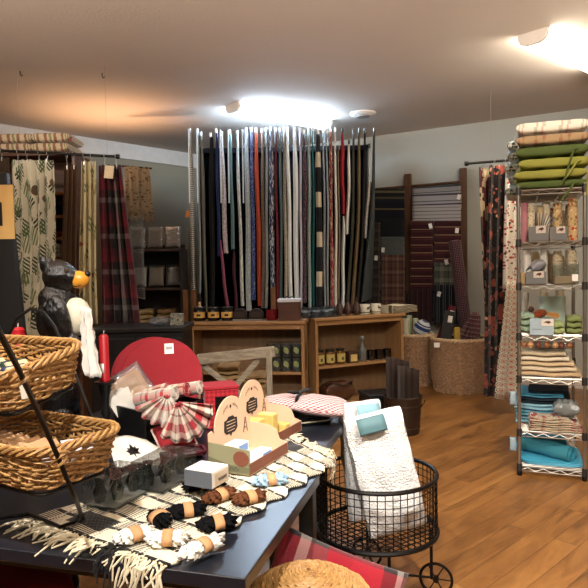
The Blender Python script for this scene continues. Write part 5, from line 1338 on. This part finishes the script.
# ------------------------------------------------------------------ leaf napkin
lq = G(140, 453, Z0)
LNW = solid('#d9d4c8', .9, 0, .05)
pA, pB, pC, pD = G(106, 436, Z0+.05), G(116, 470, Z0+.01), G(166, 455, Z0+.012), G(146, 438, Z0+.02)
t = thing('leaf_napkin', 'white napkin with a black maple leaf beside the lower wicker basket', 'napkin', (pB+pC)/2)
def nap(u, v):
    p = pB.lerp(pC, u).lerp(pA.lerp(pD, u), v); return Vector((p.x, p.y, p.z+.006*sin(7*u+4*v)))
MB().grid(nap, 16, 12, .2, .15).build('cloth', LNW, t, world=True, solid=.003)
leaf = [(0, -.5), (.06, -.2), (.4, -.28), (.3, -.12), (.5, .08), (.28, .1), (.32, .3), (.14, .2), (0, .5), (-.14, .2), (-.32, .3), (-.28, .1), (-.5, .08), (-.3, -.12), (-.4, -.28), (-.06, -.2)]
lv = MB(); cs = []
for x, y in leaf:
    p = nap(.47+x*.3, .45+y*.5); cs.append(Vector((p.x, p.y, p.z+.003)))
cc = nap(.47, .45)+Vector((0, 0, .0035))
lv.add([cc]+cs, [(0, i+1, (i+1) % len(cs)+1) for i in range(len(cs))], [[(0, 0)]*3]*len(cs))
lv.build('leaf_motif', BLACK, t, world=True, solid=.001)

# ------------------------------------------------------------------ clear boxes
GREYL = solid('#6d6f6c', .5, .2)
bd = (G(178, 462, Z0)-G(100, 505, Z0)); bz = math.atan2(bd.y, bd.x)
PIECE = clear('grey_glass', '#a9afaf', .05, .6, .05)
def clear_pack(label, p, w, L, h, items, dark):
    t = thing('clear_box', label, 'clear box', (p.x, p.y, Z0+.012), bz, 'clear plastic boxes on the runner')
    MB().box((L/2, 0, h/2), (L, w, h)).build('shell', PLASTIC, t, bev=.004)
    MB().box((L/2, 0, .004), (L-.02, w-.02, .004)).build('card', solid('#4a4845' if dark else '#8b877f', .6), t, smooth=False)
    for k in range(items):
        x = L*(k+.7)/(items+.4)
        MB().lathe([(0, 0), (.014, .002), (.02, h*.35), (.011, h*.6), (.016, h*.86), (0, h*.88)], 12, T(x, (-1)**k*w*.14, .008)).build('glass_piece', PIECE, t)
    MB().box((0, 0, 0), (L*.45, .003, h*.5), T(L*.55, 0, h*.5) @ RX(.5)).build('insert', solid('#3a3938' if dark else '#8b8983', .5), t, smooth=False)
    return t
clear_pack('clear plastic box of glassware nearer the wicker basket stand', G(99, 513, Z0), .12, .165, .09, 4, False)
clear_pack('clear plastic box with dark inserts nearer the soap displays', G(147, 496, Z0), .12, .2, .09, 4, True)

# ------------------------------------------------------------------ candles
def candle(label, px, base_y, top_y, cup_y, r, Y):
    b = G(px, base_y, Z0); zc = P(px, cup_y, b.y).z; zt = P(px, top_y, b.y).z
    t = thing('candle_holder', 'black turned candle holder '+label[1], 'candle holder', (b.x, b.y, Z0))
    h = zc-Z0
    MB().lathe([(0, 0), (.04, 0), (.042, .01), (.018, .025), (.013, h*.35), (.022, h*.45), (.014, h*.55), (.018, h*.75), (.03, h-.012), (.042, h-.006), (.044, h), (0, h)], 22).build('stem', BLACK, t)
    t = thing('red_candle', label[0], 'candle', (b.x, b.y, zc+.001))
    H = zt-zc
    MB().lathe([(0, 0), (r*1.1, 0), (r*1.1, .01), (r, .014), (r, H-.012), (r*.7, H-.003), (0, H)], 18).build('wax', solid('#a3141c', .4, 0, .06), t)
    MB().tube([(0, 0, H-.002), (.002, 0, H+.014)], .0018, 5).build('wick', solid('#d5cfbf', .8), t)
    return t, H
t, H_ = candle(('red candle with a white label on a black holder beside the crate', 'beside the black crate'), 107, 437, 334, 381, .0195, 2.5)
MB().lathe([(.0199, .035), (.0199, .075)], 8, None, pi*1.2, pi*1.55).build('label', WHITE, t, solid=.001)
t, H_ = candle(('red candle peeking over the upper wicker basket near the bear', 'behind the wicker basket stand'), 22.5, 446, 327, 352, .026, 2.4)

# ------------------------------------------------------------------ carved bear
BQ = P(60, 436, 2.62)
BX, BY = BQ.x, 2.62
def ell(mb, c, r, M=None, n=20):
    m = T(*c) @ (M or Matrix.Identity(4)) @ Matrix.Diagonal((r[0], r[1], r[2], 1))
    mb.lathe([(sin(pi*k/12), -cos(pi*k/12)) for k in range(13)], n, m)
def zz(y): return P(60, y, BY).z
def xx(px): return P(px, 300, BY).x
t = thing('carved_bear', 'carved black bear figure with a yellow muzzle, facing the candles', 'figure', (BX, BY, Z0))
body = MB(); FURM = NT('carved_black_fur'); _n = FURM.noise(FURM.coord('Object', (120, 120, 16), (0, 0, 0), (0, .35, 0)), 1.0, 4, .6); FURM.bump(_n, .8, .008); FURM = FURM.out(lin('#070606'), .24, 0, .6)
ell(body, (xx(60), BY, zz(276)), (.072, .062, .07))                         # head
ell(body, (xx(70), BY, zz(279)), (.05, .045, .045))
ell(body, (xx(55), BY, zz(300)), (.07, .07, .07))                           # neck
ell(body, (xx(56), BY, zz(320)), (.082, .09, .12))                          # chest
ell(body, (xx(58), BY, zz(360)), (.085, .1, .14))                           # belly
ell(body, (xx(57), BY, zz(395)), (.08, .1, .12))
for s in (-1, 1):
    ell(body, (xx(48), BY+s*.035, zz(264)), (.018, .014, .036))              # ears
    ell(body, (xx(65), BY+s*.085, zz(318)), (.052, .032, .105), RY(-.12))       # upper arm
    ell(body, (xx(73), BY+s*.07, zz(338)), (.055, .03, .035), RY(.5))        # forearm
    ell(body, (xx(60), BY+s*.05, zz(416)), (.055, .05, .075))                 # legs
    ell(body, (xx(68), BY+s*.05, Z0+.036), (.075, .045, .03))               # feet
bo = body.build('body', FURM, t, world=True)
rm = bo.modifiers.new('one_surface', 'REMESH'); rm.mode = 'VOXEL'; rm.voxel_size = .006
sm = bo.modifiers.new('soft', 'SMOOTH'); sm.iterations = 4
tx = bpy.data.textures.new('carving', 'WOOD'); tx.noise_scale = .05; tx.wood_type = 'BANDNOISE'; tx.turbulence = 8
dm = bo.modifiers.new('carved', 'DISPLACE'); dm.texture = tx; dm.strength = .0035; dm.mid_level = .5
mz = MB(); ell(mz, (xx(79.5), BY, zz(280)), (.045, .036, .038)); mo_ = mz.build('muzzle', solid('#c98a2b', .35, 0, .12, 20), t, world=True)
ns = MB(); ell(ns, (xx(88.5), BY, zz(274.5)), (.013, .015, .013)); ns.build('nose', BLACK, mo_, world=True)
MB().tube([Vector((xx(84), BY-.031, zz(285))), Vector((xx(80), BY-.0365, zz(287))), Vector((xx(75), BY-.034, zz(286)))], .002, 5).build('mouth_line', BLACK, mo_, world=True)
for s in (-1, 1):
    e = MB(); ell(e, (xx(71), BY+s*.042, zz(271)), (.008, .006, .008)); e.build('eye', solid('#3b2a18', .1), t, world=True)
bl_ = MB(); ell(bl_, (xx(76), BY, zz(317)), (.062, .06, .082)); bl_.build('cream_bib', solid('#cfc6ae', .55, 0, .06), t, world=True)
# towel over the bear's arm
tq0, tq1 = P(84, 312, 2.54), P(96, 376, 2.52)
t = thing('hand_towel', 'white towel hanging from the bear, down beside the red candle', 'towel', ((tq0+tq1)/2).to_tuple()[:2]+(tq1.z,))
o_ = Vector(t.location)
tl0, tl1, bl0, bl1 = P(82, 306, 2.52)-o_, P(92, 309, 2.48)-o_, P(82, 374, 2.55)-o_, P(98, 379, 2.44)-o_
def twl(u, v):
    p = bl0.lerp(bl1, u).lerp(tl0.lerp(tl1, u), v); return Vector((p.x+.008*sin(14*u+5*v)*(1.1-v)+.004*sin(25*v+6*u), p.y+.012*cos(13*u+4*v), p.z+.006*sin(9*u)*(1-v)))
MB().grid(twl, 20, 14, .15, .26).build('cloth', solid('#d2cdc4', .95, 0, .06, 20, .4, 200), t, solid=.006)

# ------------------------------------------------------------------ tiered wicker basket stand
STRAW = wicker('golden_willow', '#6d4722', '#bd9256')
def tray_basket(label, c, rz, w, d, h, z, tilt=0):
    t = thing('wicker_basket', label, 'basket', (c[0], c[1], z), rz, 'wicker baskets on the iron stand'); t.rotation_euler = (tilt, 0, rz)
    N = 96; base = resample(rrect(w-.05, d-.05, .055, 8), N); top = resample(rrect(w, d, .07, 8), N)
    def pt(k, s, off=0.0):
        b, q = base[k % N], top[k % N]; x = b[0]+(q[0]-b[0])*s; y = b[1]+(q[1]-b[1])*s
        L = math.hypot(x, y); return (x*(1+off/L), y*(1+off/L), h*s)
    rows = 13; m = MB()
    for i in range(rows):
        s = .03+.93*i/(rows-1)
        for q in (0, 1):
            m.tube([(lambda p: (p[0], p[1], p[2]+.0025*sin(k*.9+i*2)))(pt(k, s+(.018 if q else 0), .006*cos(pi*k/3+pi*(i % 2)+q*.5)+rnd.uniform(-.0012, .0012))) for k in range(N)], .0029, 5, True)
    m.build('weave', STRAW, t)
    m = MB()
    for k in range(0, N, 3):
        m.tube([pt(k, 0), pt(k, .5), pt(k, 1.0)], .0032, 5)
    m.build('stakes', STRAW, t)
    m = MB()
    for q in range(4):
        m.tube([(lambda p, a: (p[0], p[1], p[2]+.004+.0085*sin(a)))(pt(k, 1.0, .0085*cos(2*pi*k/8+q*pi/2)), 2*pi*k/8+q*pi/2) for k in range(N)], .0046, 6, True)
    m.build('braided_rim', STRAW, t)
    m = MB()
    for k in range(9): 
        x = (k-4)*(w-.07)/9; m.tube([(x, -(d-.065)/2, .004), (x, (d-.065)/2, .004)], .006, 5)
    for k in range(14):
        y = (k-6.5)*(d-.07)/14; m.tube([(-(w-.06)/2+(w-.06)*j/27, y, .006+.006*cos(pi*j/1.5+pi*(k % 2))) for j in range(28)], .0045, 5)
    m.build('woven_bottom', STRAW, t)
    return t
BRZ = math.radians(-29)
LB = (-.695, 1.6, .935); UB = (-.80, 1.68, 1.128); UT = .2
tray_basket('lower rectangular wicker basket on the black iron stand', LB, BRZ, .40, .28, .095, LB[2])
tray_basket('upper rectangular wicker basket on the black iron stand', UB, BRZ, .40, .28, .095, UB[2], UT)
ST = thing('basket_stand', 'black iron stand carrying the two wicker baskets', 'stand', (LB[0], LB[1], TZ+.012))
ir = .0055
fb0, fb1 = G(83, 519, TZ+.0185), P(-4, 326, 1.02)
MB().tube([fb0, P(78, 506, 1.5), P(75, 497, 1.385), P(70, 486, 1.35), P(58, 457, 1.33), P(40, 416, 1.26), P(17, 366, 1.12), fb1], ir, 8).build('front_bar', IRON, ST, world=True)
def pr(px, py, Y): return P(px, py, Y)
MB().tube([pr(6, 352, 2.02), pr(9, 335, 2.02), pr(17, 318, 2.02), pr(30, 309, 2.02), pr(43, 312, 2.02), pr(54, 326, 2.02), pr(64, 348, 2.0), pr(80, 386, 1.95), pr(96, 430, 1.88), pr(106, 458, 1.83)], ir, 8).build('arch_bar', IRON, ST, world=True)
MB().tube([G(80, 514, TZ+.0185), G(74, 522, TZ+.0185), G(60, 527, TZ+.0185), G(44, 520, TZ+.0185), G(28, 514, TZ+.0185), G(8, 517, TZ+.0185), G(-20, 522, TZ+.0185)], ir, 8).build('foot_loop', IRON, ST, world=True)
for bc in (LB, UB):
    m_ = T(*bc) @ RZ(BRZ) @ RX(UT if bc is UB else 0)
    MB().tube([m_ @ Vector((x, y, -.012)) for x, y in rrect(.33, .21, .03)], .0045, 6, True).build('cradle', IRON, ST, world=True)
bq = m_ = None
for (a, b) in ((P(106, 458, 1.83), G(112, 478, TZ+.0185)), ):
    MB().tube([a, b], ir, 8).build('rear_leg', IRON, ST, world=True)
lbx = P(61, 459, 1.33)
for px, py, Y, lb in ((21, 376, 1.15, 'upper'), (60, 458, 1.34, 'lower')):
    m = MB(); c = P(px, py, Y)
    for k in range(3):
        m.tube([(c.x+(.016+.002*k)*cos(a), c.y+.012*sin(a), c.z+.012*sin(a+.8+k)+.006*(k-1)) for a in [2*pi*j/12 for j in range(12)]], .0036, 5, True)
    m.build('willow_binding', STRAW, ST, world=True)
q = P(23.5, 391, 1.2)
tag(MB().box((0, 0, 0), (.012, .003, .032), RY(-.15)).build('price_tag', solid('#cfc5b0', .7), loc=q, rot=(0, 0, .2), bev=.0008), 'small cream tag tied to the iron stand under the upper basket', 'tag')
def inb(bc, x, y, z): return T(*bc) @ RZ(BRZ) @ RX(UT if bc is UB else 0) @ Vector((x, y, z))
for k in range(7):
    p = inb(LB, -.12+.034*k, .0-.006*(k % 2), .04)
    t = thing('kraft_card_pack', '%s kraft card pack in the row inside the lower wicker basket' % ['first', 'second', 'third', 'fourth', 'fifth', 'sixth', 'seventh'][k], 'card pack', p, BRZ+pi/2+.2, 'kraft card packs in the lower basket')
    MB().box((0, 0, .02), (.075, .014, .052), RX(-.7)).build('cards', solid('#b9926a', .8, 0, .1), t, bev=.002)
    MB().box((0, -.003, .018), (.077, .0165, .012), RX(-.7)).build('dark_band', solid('#3a2a20', .7), t, smooth=False)
for k in range(3):
    p = inb(LB, .125+.008*k, -.03+.03*k, .035+.012*k)
    tag(MB().box((0, 0, .012), (.085, .05, .012), RX(.15*k)).build('paper_packet', solid('#b7b4b6', .6), loc=p, rot=(.1, 0, BRZ+.5*k)), '%s grey-white paper packet at the end of the lower wicker basket' % ['lowest', 'middle', 'topmost'][k], 'packet', 'grey-white paper packets in the lower basket')
for k in range(6):
    p = inb(UB, -.1+.045*k, .015*(-1)**k, .042)
    t = thing('gift_tag_pack', '%s cream tag pack with green edge in the upper wicker basket' % ['first', 'second', 'third', 'fourth', 'fifth', 'sixth'][k], 'tag pack', p, BRZ+pi/2+.1*(k % 3), 'cream tag packs in the upper basket')
    MB().box((0, 0, .022), (.07, .012, .06), RX(-.8)).build('tags', solid('#c7ad86', .8), t, bev=.002)
    MB().box((0, .006, .034), (.08, .012, .05), RX(-.8)).build('green_backing', solid(['#20382e', '#26314f'][k % 2], .7), t, smooth=False)

# ------------------------------------------------------------------ sign board at the frame edge
sa, sb_ = P(-60, 170, 3.0), P(13, 170, 3.0)
t = thing('sign_board', 'tall black sign board with a yellow panel at the frame edge', 'sign', (P(-20, 300, 3.0).x, 3.0, .001), 0)
w_ = .4; x1 = P(20, 300, 3.0).x-t.location.x
MB().prism([(x1-.36, 0), (x1+.1, 0), (x1-.035, 1.93), (x1-.36, 1.93)], -.02, .02, RX(pi/2)).build('board', solid('#0c0c0c', .5), t, bev=.004)
ya, yb = P(-55, 186, 2.97), P(14.5, 239, 2.97)
yp = MB().box(((ya.x+yb.x)/2-t.location.x, -.0235, (ya.z+yb.z)/2), (yb.x-ya.x, .004, ya.z-yb.z)).build('yellow_panel', solid('#cdab6a', .6, 0, .06), t, smooth=False)
MB().prism([(0, 0), (.03, 0), (.03, .11), (0, .13)], 0, .002, T(P(-4, 225, 2.97).x-t.location.x, -.0258, P(0, 226, 2.97).z) @ RX(pi/2)).build('black_letter', BLACK, yp, smooth=False)

# ------------------------------------------------------------------ rustic cross-back folding chair with burlap
CY = 4.35
RUST_W = wood('whitewashed_wood', '#5d5346', '#a39780', 0, 1.6, .8); RUSTV = wood('whitewashed_post', '#5d5346', '#a39780', 2, 1.6, .8)
cl_, cr_ = P(200, 360, CY), P(269, 350, CY-.1)
t = thing('folding_chair', 'weathered white cross-back wooden chair in front of the bookcase', 'chair', ((cl_.x+cr_.x)/2, CY, 0))
for p, s in ((cl_, -1), (cr_, 1)):
    MB().bar((p.x, p.y, .005), (p.x, p.y-.03, P(268, 345, CY).z if s > 0 else P(200, 356, CY).z), .04, .03).build('back_post', RUSTV, t, world=True, bev=.005)
    MB().bar((p.x, p.y+.42, .005), (p.x, p.y+.36, .45), .035, .035).build('front_leg', RUSTV, t, world=True, bev=.004)
MB().bar(P(198, 359.5, CY-.05), P(275, 351.5, CY-.13), .028, .075).build('top_rail', RUST_W, t, world=True, bev=.006)
MB().bar(P(204, 366, CY-.02), P(262, 412, CY-.08), .016, .04).build('cross_brace', RUST_W, t, world=True, bev=.003)
MB().bar(P(258, 360, CY-.1), P(208, 418, CY-.03), .016, .04).build('cross_brace', RUST_W, t, world=True, bev=.003)
MB().box(((cl_.x+cr_.x)/2, CY+.19, .445), ((cr_.x-cl_.x)+.04, .42, .03)).build('seat', RUST_W, t, world=True, bev=.006)
BUR = solid('#8b6f48', .95, 0, .15, 18, .5, 260)
for i, px in enumerate((230, 255)):
    x = P(px, 380, CY+.2).x
    zt_ = [4, 3][i]
    zb = .461
    for k in range(zt_):
        tag(folded(MB(), .155, .24, 2, .034, k+3*i).build('burlap_bundle', BUR, loc=(x+rnd.uniform(-.006, .006), CY+.2, zb), rot=(0, 0, rnd.uniform(-.12, .12))), 'folded burlap bundle, %s in the %s pile on the weathered chair' % (['lowest', 'second', 'third', 'topmost'][k] if k < zt_-1 else 'topmost', ['taller', 'shorter'][i]), 'burlap bundle', 'folded burlap on the weathered chair'); zb += .0715
q = P(208, 384, CY+.15)
tag(MB().pillow(.1, .12, .13, None, 12, 3, .3, 8).build('silver_wrapper', solid('#a9aaac', .25, .6, .2, 20, .6, 40), loc=(q.x+.01, CY+.2, .475)), 'crumpled silver wrapped parcel at the end of the weathered chair', 'parcel')

# ------------------------------------------------------------------ black wire cart with white bath rugs
CC = Vector((.345, 2.66, 0)); CR = .258; CZ0, CZ1 = .30, .545
t = thing('wire_cart', 'round black wire basket cart on spoked wheels', 'cart', (CC.x, CC.y, 0), 0)
MB().tube([(CR*cos(a), CR*sin(a), CZ1) for a in [2*pi*k/64 for k in range(64)]], .0095, 8, True).build('top_rim', IRON, t)
MB().tube([(CR*cos(a), CR*sin(a), CZ0) for a in [2*pi*k/64 for k in range(64)]], .011, 8, True).build('bottom_rim', IRON, t)
m = MB()
for k in range(52): a = 2*pi*k/52; m.tube([(CR*cos(a), CR*sin(a), CZ0), (CR*cos(a), CR*sin(a), CZ1)], .0021, 5)
for i in range(1, 8): z = CZ0+(CZ1-CZ0)*i/8; m.tube([(CR*cos(a), CR*sin(a), z) for a in [2*pi*k/64 for k in range(64)]], .0021, 5, True)
m.build('mesh_wall', IRON, t)
m = MB()
for k in range(-8, 9):
    d = k*.03; L = math.sqrt(max(0, CR*CR-d*d))
    for (a, b) in (((-L, d), (L, d)), ((d, -L), (d, L))):
        c_, s_ = cos(.6), sin(.6)
        m.tube([(a[0]*c_-a[1]*s_, a[0]*s_+a[1]*c_, CZ0), (b[0]*c_-b[1]*s_, b[0]*s_+b[1]*c_, CZ0)], .0025, 5)
m.build('mesh_bottom', IRON, t)
wp = [(.235, -.03), (-.02, .215), (-.235, .03), (.02, -.215)]
for k, (x, y) in enumerate(wp):
    MB().tube([(x*.98, y*.98, CZ0), (x*.98, y*.98, .08)], .007, 8).build('leg', IRON, t)
    w_ = thing('wheel', None, None, (0, 0, 0)); bpy.data.objects.remove(w_)
    ax = math.atan2(y, x); wm = T(x*1.06, y*1.06, .08) @ RZ(-.35) @ RX(pi/2)
    wh = MB().tube([(.068*cos(a), .068*sin(a), 0) for a in [2*pi*j/36 for j in range(36)]], .0065, 8, True, wm).build('wheel', IRON, t)
    MB().tube([(0, 0, -.012), (0, 0, .012)], .013, 10, False, wm).build('hub', IRON, wh)
    for j in range(6): a = pi*j/3; MB().tube([(.01*cos(a), .01*sin(a), 0), (.066*cos(a), .066*sin(a), 0)], .0028, 5, False, wm).build('spoke', IRON, wh)
for a, b in ((0, 2), (1, 3)): MB().tube([(wp[a][0], wp[a][1], .085), (0, 0, .1), (wp[b][0], wp[b][1], .085)], .0055, 8).build('axle_bar', IRON, t)
TERRY = solid('#e2dfda', .98, 0, .05, 30, 1.0, 130, .1)
TERRY.node_tree.nodes['Bump'].inputs['Distance'].default_value = .012
def bath_rug(label, base, W, H, th, tilt, rz, seed, lab):
    t = thing('bath_rug', label, 'bath rug', base, rz, 'white bath rugs in the wire cart')
    r = random.Random(seed); m = MB(); N = 40
    sec = []
    for k in range(N):
        a = 2*pi*k/N; c, s = cos(a), sin(a)
        sec.append((math.copysign(abs(c)**.55, c)*th/2, s))
    def fn(u, v):
        k = int(u*N) % N; y, s = sec[k]
        z = H/2+s*H/2 if abs(s) < .8 else (H/2+math.copysign(.8+(abs(s)-.8)*1.0, s)*H/2)
        e = 1-abs(2*v-1)**6*.28
        x = (v-.5)*W
        g = .005*sin(34*z+5*x+seed)+.004*sin(60*x+20*z)
        return (x+.004*sin(40*z), y*e*(1+.08*sin(9*z+seed)+.05*sin(30*x))+g, z*(.985+.015*e))
    M_ = RY(tilt) @ RX(-.08)
    m.grid(fn, N, 22, 2*H, W, M_)
    for v in (0, 1):
        ring = [M_ @ Vector(fn(k/N, v)) for k in range(N)]
        m.add(ring, [tuple(range(N)) if v else tuple(reversed(range(N)))], [[(p.x, p.z) for p in ring]])
    o = m.build('terry', TERRY, t)
    for (x, z, w, h, hx) in lab:
        MB().grid(lambda u, v: ((u-.5)*w+x, -th/2*(1.1-.75*max(0, (v-.45))**1.5)-.009+v*.0, z+h*v), 4, 8, w, h, M_).build('paper_label', solid(hx, .6, 0, .03), t, solid=.0015)
    return t
cart = CC
bath_rug('large white bath rug with teal label, in front in the wire cart', (.425, 2.59, CZ0+.012), .25, .52, .13, -.2, .12, 1, [(-.02, .45, .12, .066, '#53757a')])
bath_rug('white bath rug with pale blue label leaning behind the larger one', (.32, 2.725, CZ0+.012), .185, .53, .1, -.05, .3, 4, [(.02, .455, .11, .065, '#7da3ae')])

# ------------------------------------------------------------------ seats and bundles under and beside the tables
DKW = solid('#17110d', .4, 0, .2)
def stool(label, x, y, z, r, rz=0):
    t = thing('stool', label, 'stool', (x, y, 0), rz, 'dark round stools')
    MB().lathe([(0, z-.03), (r-.01, z-.03), (r, z-.02), (r, z-.006), (r-.008, z), (0, z)], 32).build('seat', DKW, t)
    for k in range(4):
        a = pi/4+k*pi/2; MB().tube([(r*.7*cos(a), r*.7*sin(a), z-.025), (r*.95*cos(a), r*.95*sin(a), .002)], [.016, .012], 8).build('leg', DKW, t)
    MB().tube([(r*.84*cos(a), r*.84*sin(a), z*.45) for a in [2*pi*k/32 for k in range(32)]], .008, 6, True).build('ring', DKW, t)
q = P(296, 508, 2.3)
stool('dark round stool under the rear table by the wire cart', q.x-.3, 2.5, .56, .16)
q = P(20, 590, 1.95)
stool('dark round stool under the front table, carrying a red cushion', q.x-.02, 1.98, .41, .19)
tag(MB().pillow(.34, .34, .08, None, 16, 3).build('red_cushion', solid('#9d2029', .85), loc=(q.x-.02, 1.98, .412), rot=(0, 0, .4)), 'red cushion on a stool beneath the front table', 'cushion')
MPL = plaid('bold_plaid', [(0, '#8d1a26'), (.3, '#1c1718'), (.48, '#9c8f86'), (.6, '#3c3735'), (.78, '#7d1520')], .24, [(0, '#8a1a25'), (.32, '#231d1d'), (.5, '#b3a79c'), (.6, '#5a504c'), (.8, '#741420')], .26)
pq = P(308, 600, 1.88)
stool('low dark stool beside the front table, holding the plaid cushion', pq.x+.09, 1.9, .17, .1)
t = thing('plaid_cushion', 'red, black and cream plaid cushion leaning beside the front table', 'cushion', (pq.x+.06, 1.91, .185), -.12)
MB().pillow(.44, .36, .13, T(0, 0, .19) @ RY(.36) @ RX(pi/2-.45) @ T(0, 0, -.065), 20, 4, .02, 2).build('cushion', MPL, t)
hx_, hy_ = .025, 1.62
t = thing('wicker_hamper', 'round wicker hamper with domed lid in front of the plaid cushion', 'hamper', (hx_, hy_, 0))
m = MB(); HR = .155
for i in range(22):
    z = .01+.545*i/21
    m.tube([((HR+.006*cos(pi*k/2+pi*(i % 2)))*cos(2*pi*k/72), (HR+.006*cos(pi*k/2+pi*(i % 2)))*sin(2*pi*k/72), z) for k in range(72)], .0115, 5, True)
m.build('body', STRAW, t)
m = MB()
for i in range(16):
    r = HR*(1-(i/16)**1.0)+.004; z = .572+.06*sin(pi/2*i/15)
    m.tube([(r*cos(2*pi*k/48), r*sin(2*pi*k/48), z+.003*cos(k*pi/2+pi*(i % 2))) for k in range(48)], .0085, 5, True)
m.build('lid', STRAW, t)
# ================================================================== light
def area(name, loc, target, size, power, col, sy=None):
    d = bpy.data.lights.new(name, 'AREA'); d.energy = power; d.color = col; d.size = size
    if sy: d.shape = 'RECTANGLE'; d.size_y = sy
    o = bpy.data.objects.new(name, d); COL.objects.link(o); o.location = loc
    o.rotation_euler = (Vector(target)-Vector(loc)).to_track_quat('-Z', 'Y').to_euler(); return o
def spot(name, loc, target, power, col, ang=60, blend=.6, r=.06):
    d = bpy.data.lights.new(name, 'SPOT'); d.energy = power; d.color = col; d.spot_size = math.radians(ang); d.spot_blend = blend; d.shadow_soft_size = r
    o = bpy.data.objects.new(name, d); COL.objects.link(o); o.location = loc
    o.rotation_euler = (Vector(target)-Vector(loc)).to_track_quat('-Z', 'Y').to_euler(); return o
WARM = (1, .82, .62)
spot('ceiling_spot_table', (-.5, .3, 3.05), (-.1, 2.1, .75), 390, (1, .97, .92), 75)
spot('ceiling_spot_cart', (.9, 1.0, 3.05), (.5, 2.7, .5), 300, (1, .97, .92), 52)
spot('ceiling_spot_curtains', (-2.4, 2.6, 3.05), (-1.9, 5.2, 1.9), 130, (1, .89, .74), 55)
spot('ceiling_spot_shelving', (1.2, 2.0, 3.05), (1.9, 4.3, 1.2), 150, (1, .9, .76), 66)
area('shop_fill_light', (1.2, -1.0, 3.05), (1.2, -1, 0), 1.3, 60, (1, .88, .74), .25)  # this and the next: unseen fill lights added to lift overall brightness
area('shop_fill_light', (-2.5, 0, 3.05), (-2.5, 0, 0), 1.3, 30, (1, .88, .74), .25)
spot('ceiling_fill_spot', (1.6, .4, 2.3), (1.6, 1.35, 3.1), 900, (1, .84, .72), 88, .6, .2)  # pair of spots added out of view to brighten the ceiling
spot('ceiling_fill_spot', (-1.6, .4, 2.3), (-1.6, 1.35, 3.1), 900, (1, .82, .68), 88, .6, .2)
spot('wall_uplight', (-1.95, 6.75, 2.2), (-1.95, 6.7, 3.15), 60, (1, .56, .3), 125, .9, .05)
w = bpy.data.worlds.new('world'); SC.world = w; w.use_nodes = True
w.node_tree.nodes['Background'].inputs[0].default_value = (.6, .55, .5, 1); w.node_tree.nodes['Background'].inputs[1].default_value = .02
SC.view_settings.view_transform = 'Standard'; SC.view_settings.look = 'None'; SC.view_settings.gamma = 1; SC.view_settings.exposure = .22
SC.view_settings.use_curve_mapping = False
SC.cycles.use_denoising = True; SC.cycles.max_bounces = 8; SC.cycles.transparent_max_bounces = 16
